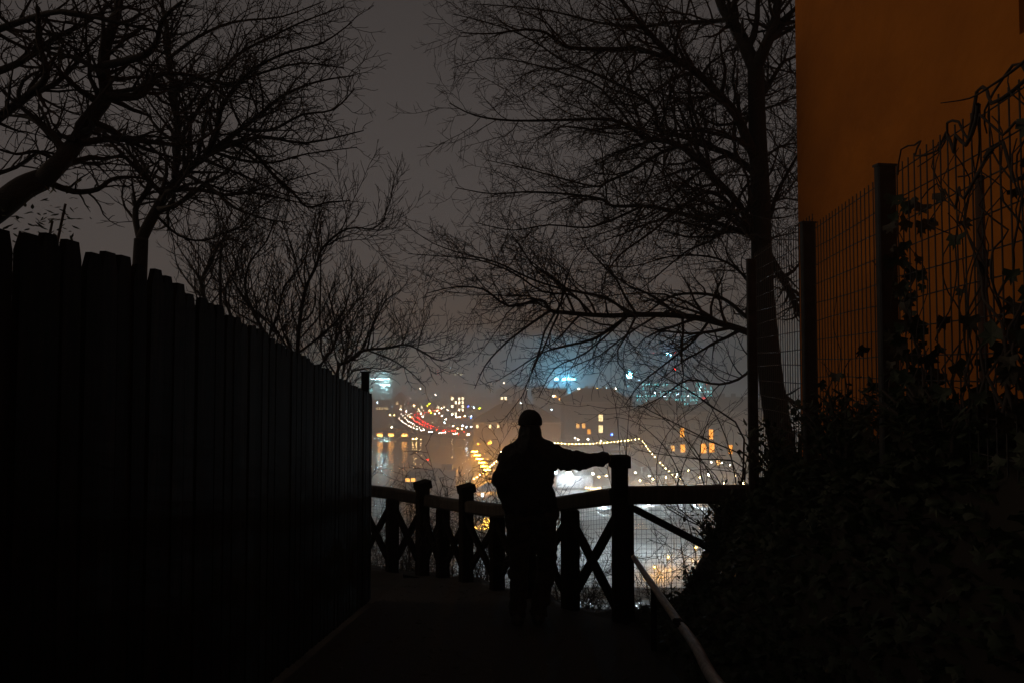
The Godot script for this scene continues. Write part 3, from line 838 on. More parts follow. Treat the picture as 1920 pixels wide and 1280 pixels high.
# ---------------------------------------------------------------- steel mesh fence and house on the right
func mesh_fence() -> void:
	var t := thing("wire_mesh_fence", "tall steel mesh fence with square posts along the bank", "fence", Vector3.ZERO)
	var F := [[1.46, 1.55, 0.0], [1.68, 3.2, 0.066], [1.855, 4.47, 0.068], [2.01, 6.0, 0.06]]
	var top := EYE.y + 0.885
	for q in F:
		var g := ground_y(q[0], -q[1])
		if q[2] == 0.0: continue
		var h := top + 0.02
		if q[1] > 5: h = at(1408, 487, q[1]).y
		var mb := MB.new()
		mb.beam(Vector3(q[0], g - 0.3, -q[1]), Vector3(q[0], h, -q[1]), q[2] * 1.35, q[2] * 0.55, 0.006, Vector3(0.13, 0, 1).normalized())
		var ps := part("post", mb, M.steel, t)
		mb = MB.new()
		mb.box(Vector3(q[0], h + 0.005, -q[1]), Vector3(q[2] * 1.35 + 0.006, 0.01, q[2] * 0.55 + 0.006), Basis(Vector3.UP, 0.13))
		part("post_cap", mb, M.wire, ps)
	for i in F.size() - 1:
		var a: Array = F[i]
		var b: Array = F[i + 1]
		var n := int(Vector2(b[0] - a[0], b[1] - a[1]).length() / 0.058)
		var vert := MB.new()
		var hor := MB.new()
		var tp := top - 0.02 if i < 2 else top + 0.05
		for k in n + 1:
			var f := float(k) / n
			var x := lerpf(a[0], b[0], f) + 0.03
			var d := lerpf(a[1], b[1], f)
			vert.tube(PackedVector3Array([Vector3(x, ground_y(x, -d) + 0.02, -d), Vector3(x, tp + 0.03, -d)]), 0.003, 0.003, 5)
		var y := tp
		var k := 0
		while y > -0.4:
			var sag := 0.012 * sin(k * 2.1)
			var pts := PackedVector3Array()
			for j in 5:
				var f := j / 4.0
				var x := lerpf(a[0], b[0], f) + 0.035
				pts.append(Vector3(x, y - sag * 4.0 * f * (1 - f), -lerpf(a[1], b[1], f)))
			if pts[2].y > ground_y(pts[2].x, pts[2].z) - 0.1: hor.tube(pts, 0.003, 0.003, 5)
			y -= 0.115
			k += 1
		var pn := Node3D.new()
		pn.name = "mesh_panel"
		t.add_child(pn, true)
		part("upright_wires", vert, M.wire, pn)
		part("cross_wires", hor, M.wire, pn)
	# an older post behind the near panel
	var op := thing("fence_post", "thin rusty post standing between the vine covered mesh and the orange house", "post", Vector3(2.4, ground_y(2.4, -3.65) - 0.2, -3.65))
	var mb := MB.new()
	mb.tube(PackedVector3Array([Vector3.ZERO, Vector3(0, at(1845, 330, 3.65).y - op.position.y, 0)]), 0.022, 0.022, 10)
	part("shaft", mb, mat(Color(0.09, 0.045, 0.025), 0.8), op)
	mb = MB.new()
	mb.ball(Vector3(0, at(1845, 330, 3.65).y - op.position.y, 0), Vector3(0.026, 0.014, 0.026))
	part("cap", mb, M.steel, op)
	# climbing plant on the near panel
	var v := thing("climbing_vine", "tangled climbing vine with dry stems and dark leaves on the steel mesh", "vine", Vector3(1.6, bank_y(2.6), -2.6))
	var line := func(d: float) -> float: return 1.68 + (d - 3.2) * 0.136
	var stems := []
	for k in 34:
		var d := rr(1.75, 3.12) if k < 28 else rr(3.3, 4.3)
		var y := bank_y(d) + 0.02
		var pts := PackedVector3Array()
		var hmax := top + rr(-0.35, 0.12) if d < 2.7 else top - rr(0.1, 0.9)
		var drift := rr(-0.25, 0.25)
		while y < hmax and pts.size() < 30:
			pts.append(Vector3(line.call(d) + rr(-0.03, 0.05), y, -d) - v.position)
			y += rr(0.05, 0.12)
			d += drift * 0.1 + rr(-0.045, 0.045)
			if rng.randf() < 0.08: drift = rr(-0.6, 0.6)
		if pts.size() < 3: continue
		var mb2 := MB.new()
		mb2.tube(smooth(pts, 2), 0.006 * rr(0.5, 1.3), 0.002, 4)
		part("stem", mb2, M.twig, v)
		stems.append(pts)
	# a bunch of stems lying along the top wire, and one loose shoot
	for k in 7:
		var pts := PackedVector3Array()
		var d := rr(1.6, 2.4)
		var d1 := d + rr(0.5, 0.9)
		while d < d1:
			pts.append(Vector3(line.call(d) + rr(-0.03, 0.05), top + rr(-0.12, 0.06) - 0.1 * (k % 3), -d) - v.position)
			d += 0.07
		var mb2 := MB.new()
		mb2.tube(smooth(pts, 2), 0.008, 0.003, 4)
		part("stem", mb2, M.twig, v)
	var ls := MB.new()
	ls.tube(smooth(PackedVector3Array([at(1990, 60, 2.1) - v.position, at(1920, 120, 2.15) - v.position, at(1870, 155, 2.2) - v.position, at(1830, 178, 2.25) - v.position, at(1775, 187, 2.3) - v.position])), 0.006, 0.0015, 4)
	part("stem", ls, M.twig, v)
	var lm := []
	for m in [M.leaf, M.leaf_b]:
		for k in 2:
			var mb3 := MB.new()
			leaf_shape(mb3, Vector3.ZERO, Basis.IDENTITY, 1.0, 0)
			lm.append(mb3.mesh(m))
	for k in 260:
		var d := 0.0
		var y := 0.0
		if k < 90:      # the thick column of leaves beside the broad post
			d = 3.12 - absf(rng.randfn()) * 0.12
			y = rr(1.3, 2.1) if rng.randf() < 0.75 else rr(2.1, 2.4)
		elif k < 170:
			d = rr(1.8, 3.1)
			y = bank_y(d) + absf(rng.randfn()) * 0.3
		elif k < 225:
			d = 1.9 + absf(rng.randfn()) * 0.14
			y = rr(1.3, 2.5)
		else:
			d = rr(3.3, 4.3)
			y = bank_y(d) + absf(rng.randfn()) * 0.22
		var o := part_mesh("leaf", lm[rng.randi() % 4], v, Vector3(line.call(d) + rr(-0.05, 0.09), y, -d) - v.position)
		o.basis = Basis.from_euler(Vector3(rr(-0.6, 0.6) + PI, rr(-0.9, 0.9) - 0.5, rr(-0.7, 0.7))).scaled(Vector3.ONE * rr(0.04, 0.085))
func orange_house() -> void:
	# the corner nearest the drop stands at pixel column 1500
	var X := 2.9
	var dc := X * FOCAL / (1501.0 - 960.0)
	var t := thing("orange_house", "plain orange plastered house wall rising behind the steel mesh fence", "house", Vector3(X, 0, -dc))
	var H := 24.0
	var w := MB.new()
	var wz := 4.15          # the window in the near part of the wall
	var wx0 := dc - 4.03
	# wall slab facing the path, built round the window opening
	var L := dc + 6.0
	var y0 := -1.5
	for q in [[0.0, wx0, y0, H], [wx0 + 1.1, L, y0, H], [wx0, wx0 + 1.1, y0, 3.55], [wx0, wx0 + 1.1, 5.2, H]]:
		w.box(Vector3(0.2, (q[2] + q[3]) / 2, (q[0] + q[1]) / 2), Vector3(0.4, q[3] - q[2], q[1] - q[0]))
	part("wall", w, M.plaster, t)
	w = MB.new()
	w.box(Vector3(4.4, (y0 + H) / 2, 0.2), Vector3(8.0, H - y0, 0.4))
	w.box(Vector3(4.4, (y0 + H) / 2, L - 0.2), Vector3(8.0, H - y0, 0.4))
	w.box(Vector3(8.6, (y0 + H) / 2, L / 2), Vector3(0.4, H - y0, L))
	part("wall", w, M.plaster, t)
	var r := MB.new()
	r.hexa([Vector3(-0.35, H, -0.3), Vector3(9.1, H, -0.3), Vector3(9.1, H, L + 0.3), Vector3(-0.35, H, L + 0.3), Vector3(4.3, H + 2.4, -0.3), Vector3(4.5, H + 2.4, -0.3), Vector3(4.5, H + 2.4, L + 0.3), Vector3(4.3, H + 2.4, L + 0.3)])
	part("roof", r, M.roofmetal, t)
	var g := MB.new()
	g.box(Vector3(0.2, 4.375, wx0 + 0.55), Vector3(0.03, 1.65, 1.1))
	var win := part("window", g, M.glassdark, t)
	g = MB.new()
	for q in [[3.59, 4.375, 0, 0]]:
		g.box(Vector3(0.17, 3.58, wx0 + 0.55), Vector3(0.07, 0.06, 1.1))
		g.box(Vector3(0.17, 5.17, wx0 + 0.55), Vector3(0.07, 0.06, 1.1))
		g.box(Vector3(0.17, 4.375, wx0 + 0.03), Vector3(0.07, 1.53, 0.06))
		g.box(Vector3(0.17, 4.375, wx0 + 1.07), Vector3(0.07, 1.53, 0.06))
		g.box(Vector3(0.17, 4.375, wx0 + 0.55), Vector3(0.05, 1.53, 0.05))
	part("frame", g, M.wood3, win)

# ---------------------------------------------------------------- person
class Field:
	var lo: Vector3
	var n: Vector3i
	var h: float
	var f := PackedFloat32Array()
	func _init(a: Vector3, b: Vector3, cell: float) -> void:
		lo = a; h = cell
		n = Vector3i(((b - a) / cell).ceil()) + Vector3i.ONE
		f.resize(n.x * n.y * n.z)
		f.fill(1.0)
	# tapered capsule, squeezed in depth by sz, joined with a smooth minimum k
	func bone(a: Vector3, b: Vector3, ra: float, rb: float, k := 0.03, sz := 1.0) -> void:
		var m := maxf(ra, rb) + k + h * 2
		var p0 := Vector3i(((a.min(b) - Vector3(m, m, m) - lo) / h).floor()).clamp(Vector3i.ZERO, n - Vector3i.ONE)
		var p1 := Vector3i(((a.max(b) + Vector3(m, m, m) - lo) / h).ceil()).clamp(Vector3i.ZERO, n - Vector3i.ONE)
		var ab := b - a
		var sc := Vector3(1, 1, 1.0 / sz)
		var abs_ := ab * sc
		var l2 := maxf(abs_.length_squared(), 1e-9)
		for z in range(p0.z, p1.z + 1):
			for y in range(p0.y, p1.y + 1):
				for x in range(p0.x, p1.x + 1):
					var p := (lo + Vector3(x, y, z) * h - a) * sc
					var t := clampf(p.dot(abs_) / l2, 0, 1)
					var d := (p - abs_ * t).length() - lerpf(ra, rb, t)
					var i := (z * n.y + y) * n.x + x
					var e := f[i]
					var q := maxf(k - absf(d - e), 0.0) / k
					f[i] = minf(d, e) - q * q * k * 0.25
	func ripple(noise: FastNoiseLite, amp: float, stretch: Vector3) -> void:
		for i in f.size():
			if absf(f[i]) < 0.06:
				var x := i % n.x
				var y := (i / n.x) % n.y
				var z := i / (n.x * n.y)
				var p := (lo + Vector3(x, y, z) * h) * stretch
				f[i] += noise.get_noise_3d(p.x, p.y, p.z) * amp
	func cut_above(y0: float) -> void:
		cut(Vector3(0, y0, 0), Vector3.UP)
	func cut(o: Vector3, nn: Vector3) -> void:
		for i in f.size():
			var x := i % n.x
			var y := (i / n.x) % n.y
			var z := i / (n.x * n.y)
			f[i] = maxf(f[i], (lo + Vector3(x, y, z) * h - o).dot(nn))
	func into(mb: MB) -> void:
		var id := PackedInt32Array()
		id.resize(f.size())
		id.fill(-1)
		var nx := n.x
		var nxy := n.x * n.y
		var off := [0, 1, nx, nx + 1, nxy, nxy + 1, nxy + nx, nxy + nx + 1]
		for z in n.z - 1:
			for y in n.y - 1:
				for x in nx - 1:
					var i := z * nxy + y * nx + x
					var inside := 0
					for o in off:
						if f[i + o] < 0: inside += 1
					if inside == 0 or inside == 8: continue
					var sum := Vector3.ZERO
					var cnt := 0
					for c in 8:
						for ax in 3:
							if c & (1 << ax): continue
							var a := f[i + off[c]]
							var b := f[i + off[c | (1 << ax)]]
							if (a < 0) == (b < 0): continue
							var p := Vector3(c & 1, (c >> 1) & 1, (c >> 2) & 1)
							p[ax] += a / (a - b)
							sum += p; cnt += 1
					id[i] = mb.v.size()
					mb.v.append(lo + (Vector3(x, y, z) + sum / cnt) * h)
					var g := Vector3(f[i + 1] + f[i + 1 + nx] + f[i + 1 + nxy] + f[i + 1 + nx + nxy] - f[i] - f[i + nx] - f[i + nxy] - f[i + nx + nxy],
						f[i + nx] + f[i + 1 + nx] + f[i + nx + nxy] + f[i + 1 + nx + nxy] - f[i] - f[i + 1] - f[i + nxy] - f[i + 1 + nxy],
						f[i + nxy] + f[i + 1 + nxy] + f[i + nx + nxy] + f[i + 1 + nx + nxy] - f[i] - f[i + 1] - f[i + nx] - f[i + 1 + nx])
					mb.n.append(g.normalized())
		var step := [1, nx, nxy]
		for z in range(1, n.z - 1):
			for y in range(1, n.y - 1):
				for x in range(1, nx - 1):
					var i := z * nxy + y * nx + x
					for ax in 3:
						var s0 := f[i] < 0
						if s0 == (f[i + step[ax]] < 0): continue
						var u: int = step[(ax + 1) % 3]
						var w: int = step[(ax + 2) % 3]
						var q := [id[i - u - w], id[i - w], id[i], id[i - u]]
						if q.min() < 0: continue
						var o := [0, 2, 1, 0, 3, 2] if s0 else [0, 1, 2, 0, 2, 3]
						for k in o: mb.ix.append(q[k])
func hand(f: Field, wrist: Vector3, fwd: Vector3, side: Vector3, down: Vector3, curl: float) -> void:
	# side points towards the thumb, down towards the palm's inside
	var knuckle := wrist + fwd * 0.085
	for k in 4:
		var o := (1.5 - k) * 0.0205
		f.bone(wrist + side * o * 0.6, knuckle + side * o, 0.015, 0.0125, 0.012)
		var L: float = [0.074, 0.084, 0.078, 0.06][k]
		var p := knuckle + side * o
		var dir := fwd
		for j in 3:
			dir = (dir * cos(curl * (0.6 + 0.4 * j)) + down * sin(curl * (0.6 + 0.4 * j))).normalized()
			var q: Vector3 = p + dir * L * [0.46, 0.30, 0.24][j]
			f.bone(p, q, 0.0098 - j * 0.0006, 0.0092 - j * 0.0006, 0.004)
			p = q
	var th := wrist + fwd * 0.028 + side * 0.024
	var t1 := th + (fwd * 0.6 + side * 0.7 + down * 0.25).normalized() * 0.042
	var t2 := t1 + (fwd * 0.85 + side * 0.3 + down * 0.4).normalized() * 0.032
	var t3 := t2 + (fwd * 0.9 + down * 0.5).normalized() * 0.026
	f.bone(th, t1, 0.014, 0.012, 0.01)
	f.bone(t1, t2, 0.0115, 0.0105, 0.006)
	f.bone(t2, t3, 0.0105, 0.0085, 0.004)
func person() -> void:
	var d := 6.2
	var o := Vector3((985.0 - 960.0) / FOCAL * d, path_y(d) + 0.02, -d)
	var px := func(x: float, y: float, z := 0.0) -> Vector3: return Vector3((x - 985.0) * d / FOCAL, (1168.0 - y) * d / FOCAL, z)
	var pelvis: Vector3 = px.call(992, 968)
	var neck: Vector3 = px.call(993, 832, -0.02)
	var head: Vector3 = px.call(994, 802, -0.035)
	var shL: Vector3 = px.call(960, 864, 0.0)
	var shR: Vector3 = px.call(1029, 857, -0.02)
	var elL: Vector3 = px.call(941, 903, 0.05)
	var wrL: Vector3 = px.call(957, 955, -0.10)
	var elR: Vector3 = px.call(1086, 869, -0.02)
	var wrR: Vector3 = px.call(1139, 866, -0.10)
	var hipL: Vector3 = px.call(972, 975)
	var hipR: Vector3 = px.call(1018, 975)
	var knL: Vector3 = px.call(973, 1068, -0.03)
	var anL: Vector3 = px.call(970, 1150, 0.02)
	var knR: Vector3 = px.call(1026, 1066, -0.07)
	var anR: Vector3 = px.call(1008, 1150, -0.02)
	var chest: Vector3 = px.call(992, 885)
	var body := MB.new()
	# the figure itself, mostly under clothing
	var f := Field.new(Vector3(-0.36, -0.02, -0.3), Vector3(0.8, 1.74, 0.22), 0.016)
	f.bone(pelvis, chest, 0.11, 0.115, 0.05, 0.72)
	f.bone(chest, neck + Vector3(0, -0.04, 0), 0.115, 0.07, 0.05, 0.72)
	f.bone(neck + Vector3(0, -0.06, 0), head, 0.06, 0.055)
	f.bone(shL, shR, 0.065, 0.065, 0.04)
	for q in [[shL, elL, 0.05, 0.04], [elL, wrL, 0.04, 0.028], [shR, elR, 0.05, 0.04], [elR, wrR, 0.04, 0.028], [hipL, knL, 0.085, 0.055], [hipR, knR, 0.085, 0.055], [knL, anL, 0.052, 0.038], [knR, anR, 0.052, 0.038]]:
		f.bone(q[0], q[1], q[2], q[3])
	for a in [anL, anR]: f.bone(Vector3(a.x, 0.05, a.z + 0.02), Vector3(a.x + (0.03 if a == anR else -0.03), 0.04, a.z - 0.15), 0.035, 0.028, 0.03)
	f.into(body)
	# head with a face towards the city, turned a little to the right
	var hf := Field.new(head - Vector3(0.14, 0.17, 0.16), head + Vector3(0.14, 0.16, 0.15), 0.0055)
	var R := Basis(Vector3.UP, -0.35)
	hf.bone(head + Vector3(0, 0.035, 0.01), head + Vector3(0, 0.03, -0.02), 0.083, 0.08, 0.03)
	hf.bone(head + R * Vector3(0, -0.03, -0.04), head + R * Vector3(0, -0.075, -0.055), 0.058, 0.04, 0.03)
	hf.bone(head + Vector3(0, -0.14, 0.02), head + Vector3(0, -0.04, 0.01), 0.056, 0.06, 0.03)
	hf.bone(head + R * Vector3(0, 0.01, -0.095), head + R * Vector3(0, -0.028, -0.112), 0.009, 0.013, 0.012)
	for s in [-1, 1]:
		hf.bone(head + R * Vector3(s * 0.02, 0.022, -0.092), head + R * Vector3(s * 0.045, 0.02, -0.082), 0.01, 0.008, 0.01)
		hf.bone(head + R * Vector3(s * 0.082, 0.02, 0.0), head + R * Vector3(s * 0.08, -0.025, -0.005), 0.014, 0.01, 0.008)
	hf.bone(head + R * Vector3(-0.018, -0.058, -0.096), head + R * Vector3(0.018, -0.058, -0.096), 0.009, 0.009, 0.008)
	hf.into(body)
	# the hand on the post cap; the other one in the jacket pocket
	var fw := (Vector3(0.95, -0.12, -0.25)).normalized()
	var sd := Vector3(-0.25, 0.0, -0.97).normalized()
	var hr := Field.new(wrR + Vector3(-0.04, -0.12, -0.16), wrR + Vector3(0.24, 0.06, 0.1), 0.0042)
	hr.bone(wrR - fw * 0.03, wrR + fw * 0.02, 0.027, 0.024, 0.01)
	hand(hr, wrR, fw, sd, Vector3(-0.1, -1, 0.0).normalized(), 0.38)
	hr.into(body)
	var hl := Field.new(wrL + Vector3(-0.1, -0.16, -0.16), wrL + Vector3(0.14, 0.05, 0.08), 0.0045)
	var fl := Vector3(0.25, -0.9, -0.35).normalized()
	hl.bone(wrL - fl * 0.03, wrL + fl * 0.02, 0.027, 0.024, 0.01)
	hand(hl, wrL, fl, Vector3(0.3, 0.35, -0.85).normalized(), Vector3(0.9, 0.2, 0.3).normalized(), 0.45)
	hl.into(body)
	var p := part("person", body, M.skin, self, o)
	tag(p, "person in dark jacket and knit cap seen from behind, one hand on the railing post", "person")
	# jacket
	var nz := FastNoiseLite.new()
	nz.seed = 6; nz.frequency = 9.0; nz.fractal_octaves = 2
	f = Field.new(Vector3(-0.40, 0.84, -0.34), Vector3(0.80, 1.72, 0.28), 0.0115)
	f.bone(px.call(975, 950), px.call(1010, 950), 0.135, 0.135, 0.06, 0.85)
	f.bone(px.call(975, 950), px.call(968, 872), 0.135, 0.135, 0.06, 0.85)
	f.bone(px.call(1012, 950), px.call(1008, 872), 0.13, 0.13, 0.06, 0.85)
	f.bone(px.call(966, 868), px.call(1014, 868), 0.125, 0.12, 0.06, 0.85)
	f.bone(px.call(980, 848), px.call(1008, 848), 0.085, 0.085, 0.06, 0.95)
	f.bone(shL + Vector3(0.01, -0.01, 0), shR, 0.085, 0.09, 0.05)
	f.bone(px.call(993, 843, 0.0), shL, 0.10, 0.085, 0.06)
	f.bone(px.call(993, 843, 0.0), shR, 0.10, 0.085, 0.06)
	f.bone(shL, elL, 0.09, 0.075, 0.04)
	f.bone(elL, wrL, 0.075, 0.06, 0.03)
	f.bone(shR, px.call(1060, 867, -0.02), 0.09, 0.083, 0.04)
	f.bone(px.call(1060, 867, -0.02), elR, 0.082, 0.074, 0.04)
	f.bone(elR, px.call(1136, 867, -0.093), 0.074, 0.055, 0.03)
	f.bone(neck, head + Vector3(0, -0.045, 0.012), 0.105, 0.094, 0.03)   # raised collar
	f.bone(neck + Vector3(0, -0.01, 0.02), neck + Vector3(0, 0.0, 0.06), 0.085, 0.06, 0.04)
	f.ripple(nz, 0.022, Vector3(1.6, 1.0, 1.0))
	f.cut(px.call(992, 968), Vector3(0.05, -1, 0).normalized())
	var jm := MB.new()
	f.into(jm)
	part("jacket", jm, M.jacket, p)
	# trousers
	f = Field.new(Vector3(-0.26, 0.03, -0.24), Vector3(0.30, 1.0, 0.2), 0.0115)
	f.bone(hipL + Vector3(0, 0.04, 0), hipR + Vector3(0, 0.04, 0), 0.125, 0.125, 0.05, 0.9)
	f.bone(hipL, knL, 0.108, 0.082, 0.04)
	f.bone(hipR, knR, 0.108, 0.082, 0.04)
	f.bone(knL, anL + Vector3(0, -0.02, 0), 0.082, 0.072, 0.03)
	f.bone(knR, anR + Vector3(0, -0.02, 0), 0.082, 0.07, 0.03)
	nz.frequency = 7.0
	f.ripple(nz, 0.022, Vector3(1.3, 1.8, 1.3))
	f.cut(Vector3(0, 0.055, 0), Vector3.DOWN)
	var tm := MB.new()
	f.into(tm)
	part("trousers", tm, M.trouser, p)
	# knit cap
	f = Field.new(head + Vector3(-0.13, -0.02, -0.15), head + Vector3(0.13, 0.16, 0.14), 0.007)
	f.bone(head + Vector3(0, 0.035, 0.012), head + Vector3(0, 0.039, -0.012), 0.098, 0.095, 0.02)
	f.bone(head + Vector3(0, 0.022, 0.014), head + Vector3(0, 0.022, -0.018), 0.103, 0.100, 0.012)
	nz.frequency = 30.0
	f.ripple(nz, 0.005, Vector3(1, 0.3, 1))
	f.cut(head + Vector3(0, -0.006, 0), Vector3(0, -1, 0.12).normalized())
	var cm := MB.new()
	f.into(cm)
	part("knit_cap", cm, M.beanie, p)
	for a in [anL, anR]:
		f = Field.new(Vector3(a.x - 0.12, -0.01, a.z - 0.28), Vector3(a.x + 0.12, 0.14, a.z + 0.12), 0.008)
		var s := 0.03 if a == anR else -0.03
		f.bone(Vector3(a.x, 0.05, a.z + 0.035), Vector3(a.x + s, 0.045, a.z - 0.16), 0.05, 0.045, 0.03)
		f.bone(Vector3(a.x, 0.05, a.z + 0.02), Vector3(a.x, 0.10, a.z + 0.01), 0.052, 0.05, 0.03)
		f.cut(Vector3(0, 0.004, 0), Vector3.DOWN)
		f.cut(Vector3(0, 0.125, 0), Vector3.UP)
		var sm := MB.new()
		f.into(sm)
		part("shoe", sm, M.shoe, p)
	# spectacles
	var g := MB.new()
	for s in [-1, 1]:
		var c := head + R * Vector3(s * 0.034, 0.012, -0.108)
		var pts := PackedVector3Array()
		for k in 13:
			pts.append(c + R * Vector3(cos(TAU * k / 12) * 0.024, sin(TAU * k / 12) * 0.019, 0))
		g.tube(pts, 0.0018, 0.0018, 5)
		g.tube(PackedVector3Array([c + R * Vector3(s * 0.024, 0.006, 0), head + R * Vector3(s * 0.088, 0.012, -0.01)]), 0.0018, 0.0018, 5)
	g.tube(PackedVector3Array([head + R * Vector3(-0.01, 0.014, -0.11), head + R * Vector3(0.01, 0.014, -0.11)]), 0.0018, 0.0018, 5)
	part("spectacles", g, M.wire, p)

# ---------------------------------------------------------------- city
func omni(parent: Node, pos: Vector3, col: Color, e: float, size := 0.2) -> void:
	var l := OmniLight3D.new()
	l.name = "lamp_light"
	l.light_color = col
	l.light_energy = e * LAMPS
	l.light_size = size
	l.omni_range = 400.0
	l.omni_attenuation = 2.0
	l.shadow_enabled = true
	parent.add_child(l, true)
	l.position = pos
func lamp(px: float, py: float, z: float, m: Material, col: Color, e: float, r: float, label: String, group: String, foot := LAND, called := "street_lamp") -> Node3D:
	var p := at(px, py, z)
	foot = minf(foot, p.y - 0.4)
	var t := thing(called, label, "lamp", Vector3(p.x, foot, p.z), group)
	var h := p.y - foot
	var mb := MB.new()
	mb.tube(PackedVector3Array([Vector3(0, 0, -0.35), Vector3(0, h * 0.9, -0.35), Vector3(0, h + 0.25, -0.28), Vector3(0, h + 0.32, 0.0)]), 0.08, 0.05, 6)
	part("pole", mb, M.steel, t)
	mb = MB.new()
	var full := r
	if called == "beacon_lamp": r = 0.3
	mb.hexa([Vector3(-r, h + r * 0.9, -r), Vector3(r, h + r * 0.9, -r), Vector3(r, h + r * 0.9, r), Vector3(-r, h + r * 0.9, r), Vector3(-r * 0.5, h + r * 1.5, -r * 0.5), Vector3(r * 0.5, h + r * 1.5, -r * 0.5), Vector3(r * 0.5, h + r * 1.5, r * 0.5), Vector3(-r * 0.5, h + r * 1.5, r * 0.5)])
	part("lamp_head", mb, M.steel, t)
	r = full
	mb = MB.new()
	mb.ball(Vector3(0, h, 0), Vector3(r, r, r), 8, 5)
	part("bulb", mb, m, t)
	if e > 0: omni(t, Vector3(0, h, 0), col, e, r * 0.5)
	return t
var win_cache := {}
func window_at(b: Node3D, lx: float, ly: float, w: float, h: float, pane: Material, cross := true) -> void:
	var key := "%.1f_%.1f_%d" % [w, h, pane.get_instance_id()]
	if not win_cache.has(key):
		var fr := MB.new()
		for s in [-1, 1]:
			fr.box(Vector3(s * (w / 2 + 0.06), 0, 0.05), Vector3(0.12, h + 0.24, 0.1))
			fr.box(Vector3(0, s * (h / 2 + 0.06), 0.05), Vector3(w, 0.12, 0.1))
		if cross:
			fr.box(Vector3(0, 0, 0.05), Vector3(0.08, h, 0.09))
			fr.box(Vector3(0, h * 0.18, 0.045), Vector3(w, 0.08, 0.08))
		fr.box(Vector3(0, -h / 2 - 0.17, 0.1), Vector3(w + 0.5, 0.1, 0.2))
		var pn := MB.new()
		pn.box(Vector3(0, 0, 0.015), Vector3(w, h, 0.03))
		win_cache[key] = [fr.mesh(M.frame), pn.mesh(pane)]
	var o := part_mesh("window", win_cache[key][0], b, Vector3(lx, ly, 0))
	part_mesh("pane", win_cache[key][1], o)
# facade towards the camera between two pixel columns; lit = [[px, py, material], ...]
func building(called: String, label: String, px0: float, px1: float, py_top: float, z: float, depth: float, m: Material, roof: String, rise: float, lit: Array, grid: Array, foot := LAND) -> Node3D:
	var x0 := at(px0, 0, z).x
	var x1 := at(px1, 0, z).x
	var h := at(0, py_top, z).y - foot
	var t := thing(called, label, "building", Vector3((x0 + x1) / 2, foot, -z))
	var w := x1 - x0
	var mb := MB.new()
	mb.box(Vector3(0, h / 2, -depth / 2), Vector3(w, h, depth))
	part("wall", mb, m, t)
	mb = MB.new()
	mb.box(Vector3(0, h - 0.35, -depth / 2), Vector3(w + 0.7, 0.5, depth + 0.7))
	mb.box(Vector3(0, 3.9, 0.06), Vector3(w, 0.35, 0.12))
	part("cornice", mb, M.frame if roof != "flat" else M.concrete, t)
	mb = MB.new()
	var hw := w / 2 + 0.5
	var hd := depth / 2 + 0.5
	var in_x := hw - minf(rise * 1.6, hw * 0.75) if roof == "hip" else (hw if roof == "gable" else hw - 1.0)
	var in_z := hd - minf(rise * 1.2, hd * 0.9) if roof != "gable" else 0.05
	if roof == "side":     # gable turned to the camera
		in_x = 0.05; in_z = hd
	var c := Vector3(0, h, -depth / 2)
	var p := []
	for q in [[hw, hd, 0.0], [in_x, in_z, rise]]:
		for k in [[-1, -1], [1, -1], [1, 1], [-1, 1]]: p.append(c + Vector3(q[0] * k[0], q[2], q[1] * k[1]))
	mb.hexa(p)
	var rf := part("roof", mb, M.tile if roof != "flat" else M.concrete, t)
	for k in 3:
		if roof == "flat" or w < 12: break
		mb = MB.new()
		var cx: float = lerpf(-in_x, in_x, [0.12, 0.4, 0.85][k]) * 0.8
		mb.box(c + Vector3(cx, rise + 0.5, 0.5), Vector3(1.4, 1.6, 0.9))
		part("chimney", mb, M.tile, rf)
	var taken := []
	for q in lit:
		var a := at(q[0], q[1], z)
		var lx := clampf(a.x - t.position.x, -w / 2 + 0.9, w / 2 - 0.9)
		var ly := clampf(a.y - foot, 1.2, h - 1.4)
		window_at(t, lx, ly, q[3] if q.size() > 3 else 1.3, q[4] if q.size() > 4 else 1.9, q[2])
		taken.append(Vector2(lx, ly))
	if grid.size():
		var nc: int = maxi(int(w / grid[0]), 1)
		var nr: int = maxi(int((h - 1.5) / grid[1]), 1)
		for r in nr:
			for k in nc:
				var q := Vector2((k + 0.5) / nc * w - w / 2, 2.2 + r * grid[1])
				if q.y > h - 1.6: continue
				var free := true
				for a in taken:
					if absf(a.x - q.x) < 2.2 and absf(a.y - q.y) < 2.9: free = false
				if not free: continue
				var pane: Material = M.glassdark
				if rng.randf() < grid[2]: pane = grid[3][rng.randi() % grid[3].size()]
				window_at(t, q.x, q.y, 1.3, 1.9, pane)
	return t
